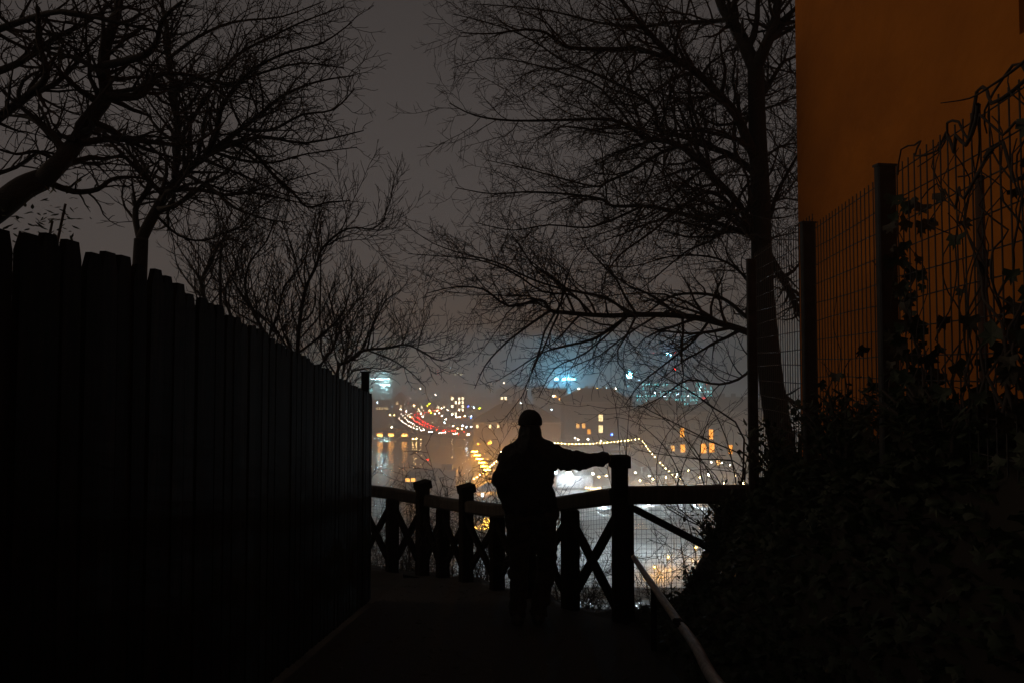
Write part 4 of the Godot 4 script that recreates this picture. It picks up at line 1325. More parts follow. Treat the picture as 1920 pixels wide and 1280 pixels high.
func bulb_string(label: String, pts: Array, n: int, e: float) -> void:
	# pts: [px, py, z] along the hanging cable
	var w := PackedVector3Array()
	for q in pts: w.append(at(q[0], q[1], q[2]))
	w = smooth(w, 6)
	var t := thing("string_of_lights", label, "string lights", w[0])
	var mb := MB.new()
	for i in w.size(): w[i] -= t.position
	var hang := w.duplicate()
	for i in hang.size(): hang[i].y += 0.3
	mb.tube(hang, 0.03, 0.03, 4)
	part("cable", mb, M.wire, t)
	var bm := MB.new()
	bm.ball(Vector3.ZERO, Vector3(0.11, 0.13, 0.11), 7, 5)
	var bulb := bm.mesh(M.g_bulb)
	var sm := MB.new()
	sm.tube(PackedVector3Array([Vector3(0, 0.13, 0), Vector3(0, 0.3, 0)]), 0.06, 0.04, 5)
	var sock := sm.mesh(M.wire)
	var L := 0.0
	for i in w.size() - 1: L += w[i].distance_to(w[i + 1])
	for k in n:
		var s := L * (k + 0.5) / n
		var i := 0
		while i < w.size() - 2 and s > w[i].distance_to(w[i + 1]):
			s -= w[i].distance_to(w[i + 1]); i += 1
		var p := w[i].lerp(w[i + 1], s / w[i].distance_to(w[i + 1]))
		var o := part_mesh("bulb", bulb, t, p)
		part_mesh("socket", sock, o)
		if k % 8 == 4 and e > 0: omni(o, Vector3.ZERO, Color(1.0, 0.70, 0.36), e * 0.2, 0.1)
func post_at(px: float, py: float, z: float, label: String) -> void:
	var p := at(px, py, z)
	var t := thing("lamp_mast", label, "mast", Vector3(p.x, LAND, p.z))
	var mb := MB.new()
	mb.tube(PackedVector3Array([Vector3.ZERO, Vector3(0, p.y - LAND + 0.4, 0)]), 0.12, 0.07, 8)
	part("shaft", mb, M.steel, t)
	mb = MB.new()
	mb.box(Vector3(0, 0.15, 0), Vector3(0.6, 0.3, 0.6))
	part("base", mb, M.concrete, t)
func make_car(paint: Material) -> Node3D:
	var t := thing("car", "car in the dense evening traffic on the curving shore road", "car", Vector3(0, -100, 0), "cars queueing on the shore road")
	var mb := MB.new()
	var lo := []
	for q in [[0.88, 0.35, 2.2], [0.9, 0.82, 2.15]]:
		for k in [[-1, -1], [1, -1], [1, 1], [-1, 1]]: lo.append(Vector3(q[0] * k[0], q[1], q[2] * k[1]))
	mb.hexa(lo)
	part("body", mb, paint, t)
	mb = MB.new()
	lo = []
	for q in [[0.84, 0.822, -1.0, 1.75], [0.66, 1.42, -0.3, 1.25]]:
		for k in [[-1, 2], [1, 2], [1, 3], [-1, 3]]: lo.append(Vector3(q[0] * k[0], q[1], q[k[1]]))
	mb.hexa(lo)
	part("cabin", mb, M.glassdark, t)
	for s in [-1, 1]:
		for z in [-1.35, 1.35]:
			mb = MB.new()
			mb.tube(PackedVector3Array([Vector3(s * 0.7, 0.32, z), Vector3(s * 0.92, 0.32, z)]), 0.32, 0.32, 10)
			part("wheel", mb, M.tyre, t)
		mb = MB.new()
		mb.box(Vector3(s * 0.66, 0.68, 2.2), Vector3(0.4, 0.22, 0.1))
		part("tail_light", mb, M.g_red, t)
		mb = MB.new()
		mb.box(Vector3(s * 0.64, 0.62, -2.22), Vector3(0.36, 0.2, 0.1))
		part("headlight", mb, M.g_white, t)
	return t
func traffic() -> void:
	var RY := -27.4
	var line := PackedVector3Array()
	for q in [[1010, 303], [960, 306], [905, 311], [860, 318], [825, 327], [802, 342], [785, 368], [772, 398], [768, 428], [775, 452], [792, 474], [820, 500]]:
		line.append(Vector3((q[0] - 960.0) / FOCAL * q[1], RY, -q[1]))
	line = smooth(line, 6)
	var deck := MB.new()
	var para := [MB.new(), MB.new()]
	for i in line.size() - 1:
		var a := line[i]
		var b := line[i + 1]
		var s := (b - a).cross(Vector3.UP).normalized() * 7.0
		var s0 := s
		if i > 0: s0 = (b - line[i - 1]).cross(Vector3.UP).normalized() * 7.0
		var s1 := s
		if i < line.size() - 2: s1 = (line[i + 2] - a).cross(Vector3.UP).normalized() * 7.0
		var dn := Vector3(0, -1.1, 0)
		deck.hexa([a - s0 + dn, b - s1 + dn, b + s1 + dn, a + s0 + dn, a - s0, b - s1, b + s1, a + s0])
		for k in 2:
			var g := -1.0 if k else 1.0
			para[k].hexa([a + s0 * g * 1.001, b + s1 * g * 1.001, b + s1 * g * 1.035, a + s0 * g * 1.035, a + s0 * g * 1.001 + Vector3(0, 0.5, 0), b + s1 * g * 1.001 + Vector3(0, 0.5, 0), b + s1 * g * 1.035 + Vector3(0, 0.5, 0), a + s0 * g * 1.035 + Vector3(0, 0.5, 0)])
	structure("road", deck, M.asphalt, "curving raised shore road full of cars")
	for k in 2:
		var w := part("parapet_wall", para[k], M.concrete, self)
		tag(w, ["low concrete parapet along the landward side of the shore road", "low concrete parapet along the seaward side of the shore road"][k], "wall")
	for i in range(2, line.size() - 1, 4):
		var a := line[i]
		var p := thing("road_pier", "concrete pier carrying the curving shore road", "pier", Vector3(a.x, WATER - 1.5, a.z), "piers under the shore road")
		var mb := MB.new()
		mb.box(Vector3(0, (RY - 1.12 - WATER + 1.5) / 2, 0), Vector3(1.6, RY - 1.12 - WATER + 1.5, 6.0), Basis(Vector3.UP, atan2(line[i + 1].x - a.x, line[i + 1].z - a.z) + PI / 2))
		part("shaft", mb, M.concrete, p)
		mb = MB.new()
		mb.box(Vector3(0, 1.2, 0), Vector3(3, 1.4, 7.0))
		part("footing", mb, M.concrete, p)
	var red := make_car(M.carpaint)
	var first := true
	for lane in [[2.0, 1.0], [5.2, 1.0], [-2.0, -1.0], [-5.2, -1.0]]:
		var s := rr(0, 5)
		var L := 0.0
		for i in line.size() - 1: L += line[i].distance_to(line[i + 1])
		while s < L - 3:
			var r := s
			var i := 0
			while i < line.size() - 2 and r > line[i].distance_to(line[i + 1]):
				r -= line[i].distance_to(line[i + 1]); i += 1
			var dir := (line[i + 1] - line[i]).normalized()
			var pos: Vector3 = line[i] + dir * r + dir.cross(Vector3.UP) * lane[0]
			var c := red if first else copy(red, "car")
			first = false
			c.position = pos + Vector3(0, 0.004, 0)
			var face: Vector3 = dir * lane[1]
			c.rotation.y = atan2(-face.x, -face.z)
			s += rr(6.2, 9.0)
func city() -> void:
	var warm := [M.g_win, M.g_winy, M.g_win2]
	var W := M.g_win as Material
	var Y := M.g_winy as Material
	# near quay
	building("quay_block", "long dark block with a mansard roof standing at the water's edge", 888, 1050, 790, 238, 16, M.stone2, "hip", 5.6,
		[[895, 798, M.g_win2, 0.7, 1.0], [919, 798, M.g_win2, 0.7, 1.0], [934, 798, M.g_win2, 0.7, 1.0]], [3.4, 3.6, 0.0, warm])
	building("palace_block", "tall block with a hipped roof and chimneys behind the string of lights", 1058, 1186, 752, 318, 24, M.stone, "hip", 5.5,
		[[1126, 782, M.g_win2, 1.8, 3.0], [1126, 803, M.g_win2, 1.8, 3.2], [1083, 797, W, 1.3, 2.0], [1094, 797, W, 1.3, 2.0], [1104, 808, Y, 1.3, 2.0]], [4.0, 4.0, 0.02, warm])
	building("warehouse_block", "broad ochre block with a few tall yellow windows behind the arching shrub", 1196, 1310, 776, 246, 18, M.stone3, "hip", 4.4,
		[[1278, 810, Y, 1.4, 3.0], [1260, 839, M.g_win, 1.2, 1.8], [1279, 839, Y, 1.5, 2.6]], [3.6, 3.8, 0.03, warm])
	building("corner_block", "ochre corner block with yellow windows next to the steel fence post", 1313, 1480, 770, 243, 18, M.stone3, "hip", 4.4,
		[[1332, 813, Y, 1.4, 3.2], [1315, 839, Y, 1.7, 3.2], [1333, 838, Y, 1.7, 3.0], [1368, 841, Y, 1.3, 3.0], [1345, 865, W, 1.2, 1.8]], [3.6, 3.8, 0.06, warm])
	# white pavilion in the floodlight
	var z := 203.0
	var p0 := at(1042, 0, z).x
	var p1 := at(1112, 0, z).x
	var t := thing("white_pavilion", "white event tent glaring in the floodlight behind the railing", "tent", Vector3((p0 + p1) / 2, LAND, -z))
	var mb := MB.new()
	var w := p1 - p0
	mb.box(Vector3(0, 1.6, -4), Vector3(w, 3.2, 8))
	part("wall", mb, M.white, t)
	mb = MB.new()
	mb.hexa([Vector3(-w / 2 - 0.3, 3.2, -8.3), Vector3(w / 2 + 0.3, 3.2, -8.3), Vector3(w / 2 + 0.3, 3.2, 0.3), Vector3(-w / 2 - 0.3, 3.2, 0.3), Vector3(-w / 2 - 0.3, 4.9, -4.1), Vector3(w / 2 + 0.3, 4.9, -4.1), Vector3(w / 2 + 0.3, 4.9, -3.9), Vector3(-w / 2 - 0.3, 4.9, -3.9)])
	part("roof", mb, M.white, t)
	for k in 5:
		mb = MB.new()
		mb.box(Vector3(lerpf(-w / 2 + 0.1, w / 2 - 0.1, k / 4.0), 1.6, 0.06), Vector3(0.12, 3.2, 0.1))
		part("tent_pole", mb, M.steel, t)
	lamp(1066, 887, 200.0, M.g_flood, Color(0.9, 0.96, 1.0), 190.0, 0.8, "glaring white floodlight on a pole before the white tent", "", LAND, "floodlight")
	lamp(1042, 884, 200.5, M.g_cool, Color(0.9, 0.96, 1.0), 40.0, 0.28, "white lamp at the corner of the white tent", "")
	lamp(1111, 886, 200.5, M.g_white, Color(1, 0.93, 0.8), 40.0, 0.26, "warm white lamp at the end of the white tent", "")
	# smaller lit tent on the jetty
	z = 186.0
	p0 = at(888, 0, z).x
	p1 = at(948, 0, z).x
	var jt := MB.new()
	jt.box(Vector3((p0 + p1) / 2 + 22, LAND - 1.55, -188), Vector3(p1 - p0 + 50, 2.2, 28))
	structure("jetty", jt, M.concrete, "concrete jetty in front of the quay")
	t = thing("jetty_tent", "low white canopy tent shining on the jetty beside the person", "tent", Vector3((p0 + p1) / 2, LAND - 0.45, -z))
	w = p1 - p0
	mb = MB.new()
	mb.hexa([Vector3(-w / 2, 2.2, -9), Vector3(w / 2, 2.2, -9), Vector3(w / 2, 2.2, 0), Vector3(-w / 2, 2.2, 0), Vector3(-w * 0.1, 3.9, -4.6), Vector3(w * 0.1, 3.9, -4.6), Vector3(w * 0.1, 3.9, -4.4), Vector3(-w * 0.1, 3.9, -4.4)])
	part("canopy", mb, M.white, t)
	for k in 4:
		mb = MB.new()
		mb.tube(PackedVector3Array([Vector3((-1 if k % 2 else 1) * (w / 2 - 0.2), 0, -0.2 if k < 2 else -8.8), Vector3((-1 if k % 2 else 1) * (w / 2 - 0.2), 2.2, -0.2 if k < 2 else -8.8)]), 0.08, 0.08, 6)
		part("leg", mb, M.steel, t)
	lamp(930, 905, 180.0, M.g_cool, Color(0.85, 0.97, 1.0), 36.0, 0.3, "cool white lamp over the low canopy tent", "", LAND - 0.45)
	# strip lamps of the gangway roof
	for k in 6:
		var f := k / 5.0
		var z1 := lerpf(226, 198, f)
		var c := at(lerpf(890, 913, f), lerpf(845, 879, f), z1)
		var s := thing("strip_lamp", "yellow strip lamp on a stand in the row along the gangway", "lamp", Vector3(c.x, LAND, c.z), "strip lamps along the gangway")
		mb = MB.new()
		mb.box(Vector3(0, c.y - LAND, 0), Vector3(1.9, 0.28, 0.28))
		part("tube", mb, M.g_yel, s)
		mb = MB.new()
		mb.box(Vector3(0, c.y - LAND + 0.22, 0), Vector3(2.0, 0.12, 0.4))
		part("reflector", mb, M.steel, s)
		mb = MB.new()
		mb.tube(PackedVector3Array([Vector3(0, 0, -0.3), Vector3(0, c.y - LAND + 0.2, -0.3)]), 0.07, 0.07, 6)
		part("pole", mb, M.steel, s)
		omni(s, Vector3(0, c.y - LAND - 0.35, 0.1), Color(1.0, 0.64, 0.16), 52.0, 0.3)
	# strings of bulbs
	post_at(1201, 818, 232, "slim mast where the long string of bulbs turns down to the quay")
	post_at(1004, 822, 232, "slim mast carrying the far end of the long string of bulbs")
	bulb_string("long level string of warm bulbs hanging between two masts", [[1004, 824, 232], [1040, 829, 232], [1080, 831, 232], [1130, 829, 232], [1170, 825, 232], [1200, 821, 232]], 30, 9.0)
	bulb_string("string of warm bulbs slanting down from the mast to the quay", [[1202, 823, 231.5], [1217, 844, 226], [1236, 865, 221], [1256, 885, 217], [1277, 899, 214]], 15, 9.0)
	bulb_string("short string of warm bulbs rising behind the person's back", [[886, 898, 206], [905, 885, 210], [925, 868, 216], [945, 852, 222], [985, 830, 230]], 20, 9.0)
	bulb_string("low string of warm bulbs along the front of the quay", [[1096, 912, 203], [1110, 914, 202.6], [1126, 912, 202.3]], 7, 4.0)
	# lamps on the quay
	var wl := Color(1.0, 0.78, 0.5)
	for q in [[1332, 865, 226, 70], [1326, 888, 212, 60], [1190, 884, 214, 35], [1216, 890, 211, 35], [1367, 870, 224, 35], [1352, 866, 226, 30], [1268, 887, 212, 25], [1391, 904, 206, 20], [1356, 904, 206, 15], [1223, 896, 208, 12], [1199, 899, 207, 12], [1078, 820, 300, 60], [1084, 823, 296, 50], [1102, 822, 298, 50], [1126, 825, 294, 50], [939, 846, 222, 30], [1122, 892, 207, 20], [1136, 890, 208, 14], [1289, 880, 216, 20], [1310, 893, 209, 14], [1247, 893, 209, 12], [1160, 895, 208, 14], [1376, 890, 211, 18]]:
		lamp(q[0], q[1], q[2], M.g_white if q[3] > 20 else M.g_bulb, wl, q[3] * 0.18, 0.26 if q[3] > 40 else 0.19, "warm lamp on a pole among the lights of the quay", "warm lamps on the quay")
	lamp(1147, 813, 300, M.g_blue, Color(0.2, 0.35, 1), 12.0, 0.4, "small blue lamp beside the hipped roof block", "", LAND, "beacon_lamp")
	# moored ferry
	z = 200.0
	var fx0 := at(755, 0, z).x
	var fx1 := at(872, 0, z).x
	var fw := fx1 - fx0
	t = thing("moored_ferry", "dark moored ferry with a rounded upper deck and few lit windows", "ferry", Vector3((fx0 + fx1) / 2, WATER - 0.4, -z))
	mb = MB.new()
	var hull := []
	for q in [[0.47, 0.0, 3.0], [0.53, 2.2, 3.6]]:
		for k in [[-1, -1], [1, -1], [1, 1], [-1, 1]]: hull.append(Vector3(fw * q[0] * k[0], q[1], -4 + q[2] * k[1]))
	mb.hexa(hull)
	part("hull", mb, M.hull, t)
	mb = MB.new()
	var prof := [[-0.48, 2.2], [-0.49, 4.6], [-0.475, 5.6], [-0.44, 6.3], [-0.38, 6.7], [0.0, 6.95], [0.36, 7.0], [0.36, 2.2]]
	for i in prof.size() - 1:
		var a: Array = prof[i]
		var b: Array = prof[i + 1]
		mb.quad(Vector3(a[0] * fw, a[1], -1), Vector3(a[0] * fw, a[1], -7), Vector3(b[0] * fw, b[1], -7), Vector3(b[0] * fw, b[1], -1))
		if i < prof.size() - 2:
			mb.quad(Vector3(a[0] * fw, a[1], -1), Vector3(b[0] * fw, b[1], -1), Vector3(b[0] * fw, 2.2, -1), Vector3(a[0] * fw, 2.2, -1))
			mb.quad(Vector3(b[0] * fw, b[1], -7), Vector3(a[0] * fw, a[1], -7), Vector3(a[0] * fw, 2.2, -7), Vector3(b[0] * fw, 2.2, -7))
	part("deckhouse", mb, M.hull, t)
	mb = MB.new()
	mb.box(Vector3(fw * 0.2, 7.6, -4), Vector3(3.0, 1.4, 2.4))
	part("funnel", mb, M.hull, t)
	for k in 9:
		var lx := lerpf(-0.42, 0.3, k / 8.0) * fw
		var o := Node3D.new()
		window_at(t, lx, 4.4, 1.2, 0.9, M.g_win if k == 0 or k == 1 else M.glassdark, false)
		o.free()
		var wn := t.get_child(t.get_child_count() - 1) as Node3D
		wn.position.z = -0.98
	mb = MB.new()
	mb.tube(PackedVector3Array([Vector3(-fw * 0.12, 6.9, -4), Vector3(-fw * 0.12, 9.6, -4)]), 0.1, 0.06, 6)
	var mast := part("mast", mb, M.steel, t)
	mb = MB.new()
	mb.ball(Vector3(-fw * 0.12, 9.7, -4), Vector3(0.2, 0.2, 0.2))
	part("masthead_lamp", mb, M.g_red, mast)
	# motor boats below the level rail
	for q in [[1228, 966, 172, "white motor boat moored below the level rail, nearer the tall railing post"], [1290, 962, 175, "white motor boat moored below the level rail, nearer the steel fence"], [1110, 972, 168, "white motor boat moored behind the braces next to the tall post"]]:
		var a := at(q[0], q[1], q[2])
		t = thing("motor_boat", q[3], "boat", Vector3(a.x, WATER - 0.2, a.z), "")
		var bw := 4.2
		mb = MB.new()
		hull = []
		for r in [[0.85, 0.0, 0.9], [1.0, 1.15, 1.25]]:
			for k in [[-1, -1], [1, -1], [1, 1], [-1, 1]]: hull.append(Vector3(bw * r[0] * k[0] * (1.0 if k[0] < 0 else 0.8), r[1], r[2] * k[1]))
		mb.hexa(hull)
		mb.hexa([Vector3(bw * 0.68, 0, -0.9), Vector3(bw * 1.05, 0.2, -0.05), Vector3(bw * 1.05, 0.2, 0.05), Vector3(bw * 0.68, 0, 0.9), Vector3(bw * 0.8, 1.15, -1.25), Vector3(bw * 1.25, 1.3, -0.06), Vector3(bw * 1.25, 1.3, 0.06), Vector3(bw * 0.8, 1.15, 1.25)])
		part("hull", mb, M.white, t)
		mb = MB.new()
		mb.hexa([Vector3(-bw * 0.5, 1.16, -1.0), Vector3(bw * 0.5, 1.16, -1.0), Vector3(bw * 0.5, 1.16, 1.0), Vector3(-bw * 0.5, 1.16, 1.0), Vector3(-bw * 0.45, 2.3, -0.85), Vector3(bw * 0.2, 2.3, -0.85), Vector3(bw * 0.2, 2.3, 0.85), Vector3(-bw * 0.45, 2.3, 0.85)])
		var cab := part("cabin", mb, M.white, t)
		mb = MB.new()
		mb.box(Vector3(-0.4, 1.75, 0.97), Vector3(2.4, 0.5, 0.06))
		part("window", mb, M.glassdark, cab)
	for q in [[1215, 954, 178, 36], [1300, 957, 177, 26], [1130, 960, 176, 36]]:
		lamp(q[0], q[1] - 12, q[2], M.g_cool, Color(0.85, 0.95, 1.0), q[3], 0.22, "cool white lamp on a mooring pile beside the motor boats", "mooring lamps", WATER - 1.0, "mooring_lamp")
	# pontoon
	mb = MB.new()
	var pa := at(1180, 0, 170)
	mb.box(Vector3(33.5, WATER + 0.3, -178), Vector3(42, 0.7, 4))
	structure("pontoon", mb, M.concrete, "floating pontoon with moored boats")
	mb = MB.new()
	mb.box(Vector3(30, WATER - 0.4, -132), Vector3(80, 3.2, 40))
	structure("wharf", mb, M.white_concrete, "pale concrete wharf under floodlights below the railing")
	for q in [[905, 925, 128, 12], [1005, 935, 128, 14], [1100, 930, 130, 62], [1185, 925, 132, 62], [1262, 928, 130, 46], [1345, 925, 132, 14]]:
		lamp(q[0], q[1], q[2], M.g_cool, Color(0.86, 0.95, 1.0), q[3], 0.2, "tall cool floodlight on the pale wharf", "floodlights on the wharf", WATER + 1.2, "wharf_floodlight")
	for q in [[1250, 1040, 122], [1302, 1022, 128], [1225, 1058, 118]]:
		lamp(q[0], q[1], q[2], M.g_yel, Color(1.0, 0.7, 0.25), 8.0, 0.14, "low yellow bollard lamp on the pale wharf", "bollard lamps on the wharf", WATER + 1.2, "bollard_lamp")
	# far shore, left
	building("shore_house", "low dark shore building with three orange lit windows at the waterline", 700, 800, 811, 352, 10, M.stone2, "flat", 0.6,
		[[713, 818, M.g_warm, 2.6, 1.6], [734, 820, M.g_warm, 2.6, 1.6], [759, 820, M.g_warm, 2.6, 1.6]], [], LAND)
	building("terrace_row", "low terrace with a row of small lit windows on the far shore", 690, 728, 757, 560, 14, M.stone2, "gable", 3, [[707, 765, M.g_win2], [712, 765, M.g_win2], [717, 765, M.g_win2], [722, 765, M.g_win2], [726, 765, M.g_win2]], [4, 4, 0.08, warm])
	building("sign_tower", "office tower with two bright horizontal light bars near its top", 690, 736, 697, 640, 24, M.concrete, "flat", 1.0, [], [4.6, 4.0, 0.03, [M.g_teal]])
	for q in [[695, 731, 710], [712, 731, 721]]:
		var a := at(q[0], q[2], 637.5)
		var b := at(q[1], q[2], 637.5)
		var s := thing("light_bar", "long white light bar on the office tower" if q[0] == 695 else "short white light bar under the long one on the office tower", "sign", (a + b) / 2)
		mb = MB.new()
		mb.box(Vector3.ZERO, Vector3(b.x - a.x, 0.8, 0.4))
		part("tube", mb, glow(Color(0.75, 0.95, 1.0), 120.0), s)
		mb = MB.new()
		mb.box(Vector3(0, 0, -1.1), Vector3(b.x - a.x + 0.4, 1.2, 1.7))
		part("housing", mb, M.steel, s)
		omni(s, Vector3(0, 0, 0.9), Color(0.7, 0.95, 1.0), 900.0, 0.4)
	building("gable_house", "pale house with a pointed gable among the far city lights", 738, 758, 750, 485, 14, M.stone3, "side", 5.5, [[745, 755, M.g_win2], [752, 762, M.g_win2]], [3.4, 3.6, 0.1, warm])
	building("bright_tower", "brightly lit glass office block on the far shore", 845, 871, 738, 495, 16, M.concrete, "flat", 0.8, [], [2.2, 2.6, 0.62, [M.g_hall]])
	building("crown_tower", "slim tower with a pale lit crown far behind the bright office block", 849, 868, 697, 760, 12, M.concrete, "flat", 0.8, [[853, 701, M.g_hall, 2, 2], [859, 700, M.g_hall, 2, 2], [865, 702, M.g_hall, 2, 2]], [3.4, 4, 0.05, [M.g_win2]])
	building("hillside_block", "apartment block with two pairs of lit windows behind the mansard roof", 930, 990, 735, 520, 16, M.stone2, "hip", 4, [[941, 746, M.g_hall, 1.5, 2], [948, 746, M.g_hall, 1.5, 2], [948, 754, M.g_hall, 1.5, 2]], [4, 4, 0.06, warm])
	building("grey_block", "grey office block behind the shore road", 765, 838, 752, 580, 18, M.concrete, "flat", 1, [], [4, 3.8, 0.14, [M.g_hall]])
	building("grey_block", "wide grey block with scattered lit windows right of the bright office block", 874, 932, 748, 560, 18, M.concrete, "flat", 1, [], [4, 3.8, 0.10, [M.g_hall]])
	building("brick_block", "brick block with a gable roof below the blue rooftop sign", 1000, 1062, 738, 500, 16, M.stone2, "gable", 4, [[1040, 730, M.g_warm, 2, 1.5], [1051, 748, M.g_warm, 2, 1.5], [1038, 741, M.g_white, 1.5, 1.2]], [4, 4, 0.07, warm])
	building("sign_block", "broad office block carrying the blue rooftop sign", 1022, 1098, 718, 600, 20, M.concrete, "flat", 1, [], [4.4, 4, 0.05, [M.g_teal]])
	building("teal_office", "long office block with rows of teal lit windows", 1192, 1336, 710, 640, 22, M.concrete, "flat", 1, [], [2.6, 3.4, 0.5, [M.g_teal, M.g_teal, glow(Color(0.6, 0.95, 0.95), 14.0)]])
	# blue rooftop sign: separate blocks, too small to read
	var sg := thing("rooftop_sign", "glowing blue rooftop sign on the broad office block", "sign", at(1058, 716, 592))
	for q in [[1040.5, 2.2], [1043.5, 2.2], [1046.0, 1.6], [1056.0, 2.0], [1059.0, 1.9], [1062.0, 1.7], [1065.0, 2.1], [1068.0, 1.8], [1071.0, 1.9], [1074.0, 1.7], [1076.5, 1.5]]:
		var a := at(q[0], 710, 592) - sg.position
		mb = MB.new()
		mb.box(Vector3(a.x, a.y, 0), Vector3(1.05, q[1], 0.3))
		part("letter", mb, M.g_cyan, sg)
	mb = MB.new()
	mb.box(Vector3(0, 0.6, -0.5), Vector3(17, 0.2, 0.2))
	for k in 6: mb.box(Vector3(-8 + k * 3.2, 0.5, -0.5), Vector3(0.2, 3.6, 0.2))
	part("frame", mb, M.steel, sg)
	omni(sg, Vector3(2.5, 4.5, 5.0), Color(0.4, 0.8, 1.0), 3600.0, 0.6)
	omni(sg, Vector3(-6.5, 4.5, 5.0), Color(0.4, 0.8, 1.0), 1500.0, 0.6)
	lamp(1180, 703, 560, M.g_cyan, Color(0.3, 0.78, 1.0), 15000.0, 2.5, "intense blue white beacon above the roofs", "", LAND, "beacon_lamp")
	# lit masts on the hipped roof
	for q in [[1085, M.g_white], [1102, M.g_white], [1119, M.g_yel], [1137, M.g_cool], [1154, M.g_white]]:
		var a := at(q[0], 733, 330)
		t = thing("flagpole", "lit flagpole on the ridge of the hipped roof" if q[1] != M.g_yel else "flagpole lit orange on the ridge of the hipped roof", "flagpole", a, "lit flagpoles on the hipped roof")
		mb = MB.new()
		mb.tube(PackedVector3Array([Vector3(0, -2.5, 0), Vector3(0, 7.0, 0)]), 0.12, 0.06, 6)
		part("shaft", mb, M.white, t)
		mb = MB.new()
		mb.ball(Vector3(0, 1.3, 0.35), Vector3(0.22, 0.3, 0.22))
		part("lamp", mb, q[1], t)
		omni(t, Vector3(0, 1.3, 0.9), Color(1, 0.6, 0.2) if q[1] == M.g_yel else Color(1, 0.92, 0.85), 14.0, 0.1)
	# tower crane
	t = thing("tower_crane", "tower crane with blue and red lamps above the teal office block", "crane", Vector3(at(1262, 0, 520).x, LAND, -520))
	var top := at(0, 661, 520).y - LAND
	mb = MB.new()
	for s in [[-0.7, -0.7], [0.7, -0.7], [0.7, 0.7], [-0.7, 0.7]]: mb.tube(PackedVector3Array([Vector3(s[0], 0, s[1]), Vector3(s[0], top, s[1])]), 0.12, 0.12, 4)
	for k in 22:
		var y := k * top / 22
		mb.tube(PackedVector3Array([Vector3(-0.7, y, 0.7), Vector3(0.7, y + top / 22, 0.7)]), 0.07, 0.07, 4)
	part("mast", mb, M.steel, t)
	mb = MB.new()
	for y in [0.0, 1.2]: mb.tube(PackedVector3Array([Vector3(-16, top + y, 0), Vector3(12, top + y, 0)]), 0.12, 0.12, 4)
	for k in 14: mb.tube(PackedVector3Array([Vector3(-16 + 2 * k, top, 0), Vector3(-15 + 2 * k, top + 1.2, 0), Vector3(-14 + 2 * k, top, 0)]), 0.06, 0.06, 4)
	part("jib", mb, M.steel, t)
	for q in [[1252, 663, M.g_cyan, 0.9], [1258, 665, M.g_cyan, 0.6], [1225, 661, M.g_red, 0.4], [1266, 660, M.g_red, 0.45], [1267, 688, M.g_red, 0.5], [1266, 692, M.g_red, 0.5]]:
		mb = MB.new()
		mb.ball(at(q[0], q[1], 518.8) - t.position, Vector3.ONE * q[3])
		part("lamp", mb, q[2], t)
	omni(t, at(1254, 663, 517) - t.position, Color(0.3, 0.7, 1.0), 240.0, 0.3)
	# red mast light and red signs
	t = thing("red_mast", "thin red lit mast above the far roofs", "mast", Vector3(at(821, 0, 700).x, LAND, -700))
	mb = MB.new()
	mb.tube(PackedVector3Array([Vector3.ZERO, Vector3(0, at(0, 692, 700).y - LAND, 0)]), 0.4, 0.25, 6)
	part("shaft", mb, M.steel, t)
	mb = MB.new()
	mb.box(Vector3(0, (at(0, 692, 700).y + at(0, 703, 700).y) / 2 - LAND, 0.6), Vector3(0.5, 5.4, 0.4))
	part("tube", mb, glow(Color(1, 0.1, 0.05), 12.0), t)
	for q in [[1320, 745, "red glowing sign at the foot of the teal office block"], [1337, 768, "small red sign behind the arching shrub"]]:
		t = thing("red_sign", q[2], "sign", Vector3(at(q[0], 0, 600).x, LAND, -600))
		var y := at(0, q[1], 600).y - LAND
		mb = MB.new()
		mb.box(Vector3(0, maxf(y, 1.5), 0.2), Vector3(3.2, 1.6, 0.2))
		part("panel", mb, glow(Color(1, 0.12, 0.06), 14.0), t)
		mb = MB.new()
		mb.box(Vector3(0, maxf(y, 1.5) / 2, -0.1), Vector3(0.3, maxf(y, 1.5), 0.3))
		part("post", mb, M.steel, t)
	# far street lamps: [px, py, z, colour]
	var cols := {"w": [M.g_white, Color(1, 0.9, 0.75), "warm white"], "o": [M.g_bulb, Color(1, 0.62, 0.28), "orange"], "c": [M.g_cool, Color(0.75, 0.9, 1), "cool white"], "g": [M.g_green, Color(0.8, 0.95, 0.1), "yellow green"], "r": [M.g_red, Color(1, 0.1, 0.05), "red"], "b": [M.g_blue, Color(0.2, 0.4, 1), "blue"]}
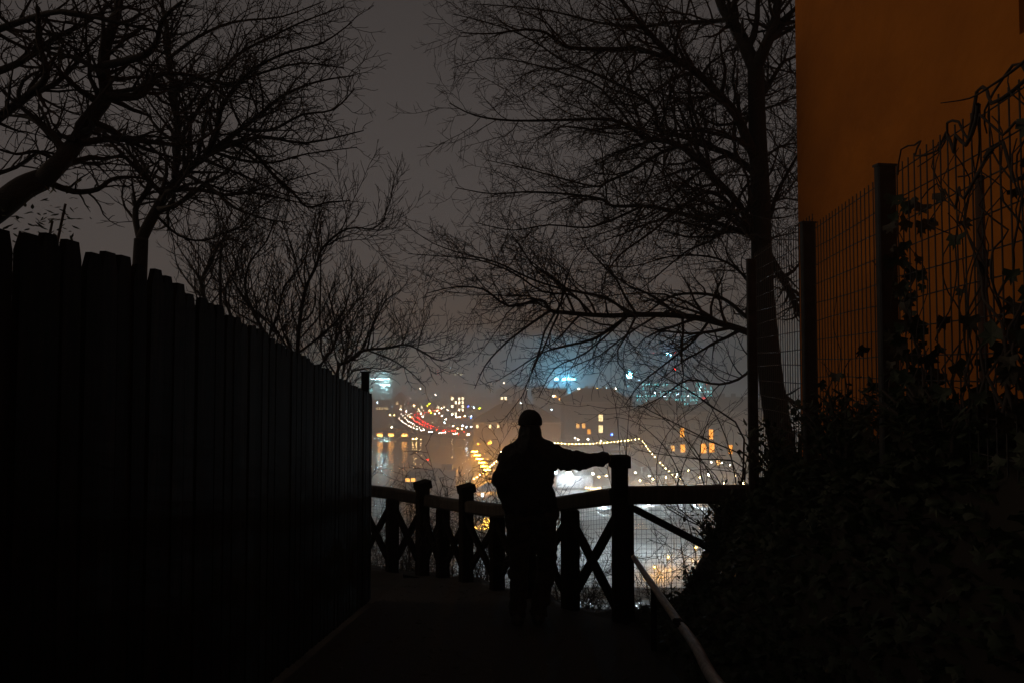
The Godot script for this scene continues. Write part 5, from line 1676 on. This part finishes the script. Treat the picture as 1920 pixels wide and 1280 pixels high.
	for q in [[845, 689, 700, "c", 90], [777, 759, 420, "o", 90], [788, 728, 640, "w", 30], [797, 729, 640, "c", 30], [790, 774, 440, "w", 120], [793, 780, 430, "w", 120], [802, 760, 560, "g", 30], [806, 756, 560, "g", 20], [817, 739, 600, "w", 20], [820, 769, 470, "o", 40], [809, 773, 450, "g", 30], [816, 775, 440, "o", 40], [824, 774, 440, "w", 60], [829, 778, 430, "w", 90], [836, 785, 410, "w", 60], [848, 776, 440, "w", 60], [856, 780, 420, "w", 70], [862, 781, 420, "w", 70], [872, 779, 420, "o", 60], [878, 761, 500, "b", 25], [889, 763, 500, "c", 50], [899, 764, 480, "g", 90], [884, 779, 420, "c", 70], [883, 783, 410, "b", 40], [868, 797, 370, "c", 60], [875, 799, 365, "c", 60], [884, 799, 365, "w", 60], [850, 797, 370, "o", 50], [858, 802, 360, "o", 50], [866, 803, 360, "o", 50], [807, 793, 380, "w", 40], [806, 769, 460, "o", 30], [834, 791, 390, "c", 20], [752, 766, 460, "w", 25], [740, 777, 430, "o", 25], [732, 777, 430, "o", 25], [708, 754, 560, "c", 25], [762, 770, 460, "w", 20], [785, 766, 470, "o", 30], [828, 764, 480, "w", 20], [840, 768, 480, "w", 20], [763, 758, 520, "w", 15], [770, 780, 420, "o", 30], [735, 800, 372, "w", 15], [946, 729, 640, "w", 25], [953, 728, 640, "w", 25], [989, 729, 640, "w", 25], [945, 717, 700, "w", 20], [977, 755, 500, "c", 40], [974, 762, 480, "w", 40], [1034, 767, 470, "c", 20], [1051, 747, 540, "o", 40], [1038, 730, 600, "o", 30], [1033, 730, 600, "w", 20], [1051, 739, 560, "c", 30], [1198, 712, 620, "c", 350], [1312, 730, 560, "c", 600], [1314, 724, 600, "c", 300], [1325, 718, 640, "r", 30], [1246, 742, 560, "c", 600], [1270, 738, 560, "c", 600], [1290, 742, 560, "c", 500], [1228, 736, 560, "c", 400], [775, 821, 346, "o", 14], [781, 821, 346, "o", 8], [790, 822, 346, "o", 8], [868, 822, 346, "o", 8]]:
		var c: Array = cols[q[3]]
		var far: float = q[2] / 500.0
		lamp(q[0], q[1], q[2], c[0], c[1], q[4] * 2.4, 0.34 * far + 0.08, "%s street lamp among the far city lights" % c[2], "%s far street lamps" % c[2])
	traffic()

# ---------------------------------------------------------------- scene
func _ready() -> void:
	rng.seed = 20
	var cam := Camera3D.new()
	cam.name = "camera"
	cam.position = EYE
	cam.rotation.x = atan((HORIZON - 640.0) / FOCAL)
	cam.fov = rad_to_deg(2.0 * atan(640.0 / FOCAL))
	cam.near = 0.05
	cam.far = 4000.0
	add_child(cam)
	cam.current = true
	var sky := ProceduralSkyMaterial.new()
	sky.sky_top_color = Color(0.014, 0.0125, 0.0122).linear_to_srgb()
	sky.sky_horizon_color = Color(0.106, 0.091, 0.088).linear_to_srgb()
	sky.sky_curve = 0.40
	sky.ground_bottom_color = Color(0.01, 0.009, 0.008).linear_to_srgb()
	sky.ground_horizon_color = Color(0.05, 0.042, 0.038).linear_to_srgb()
	sky.sun_angle_max = 1.0
	var env := Environment.new()
	env.background_mode = Environment.BG_SKY
	env.sky = Sky.new()
	env.sky.sky_material = sky
	env.background_energy_multiplier = 1.0
	env.tonemap_mode = Environment.TONE_MAPPER_LINEAR
	env.tonemap_exposure = 1.0
	env.fog_enabled = true
	env.fog_density = HAZE
	env.fog_light_color = Color(0.95, 0.93, 0.90)
	env.sdfgi_enabled = true
	env.ssao_enabled = true
	env.ssil_enabled = true
	var we := WorldEnvironment.new()
	we.name = "environment"
	we.environment = env
	add_child(we)
	# the glow of the city on the low cloud, from the left over the water
	var sun := DirectionalLight3D.new()
	sun.name = "city_glow"
	sun.light_color = Color(1.0, 0.86, 0.72)
	sun.light_energy = 0.07
	sun.light_angular_distance = 30.0
	sun.sky_mode = DirectionalLight3D.SKY_MODE_LIGHT_ONLY
	sun.shadow_enabled = true
	add_child(sun)
	sun.look_at_from_position(Vector3(-10, 4.2, -1.5), Vector3.ZERO)
	materials()
	terrain()
	orange_house()
	city()
	right_tree()
	left_trees()
	thickets()
	greenery()
	plank_fence()
	railing()
	mesh_fence()
	person()
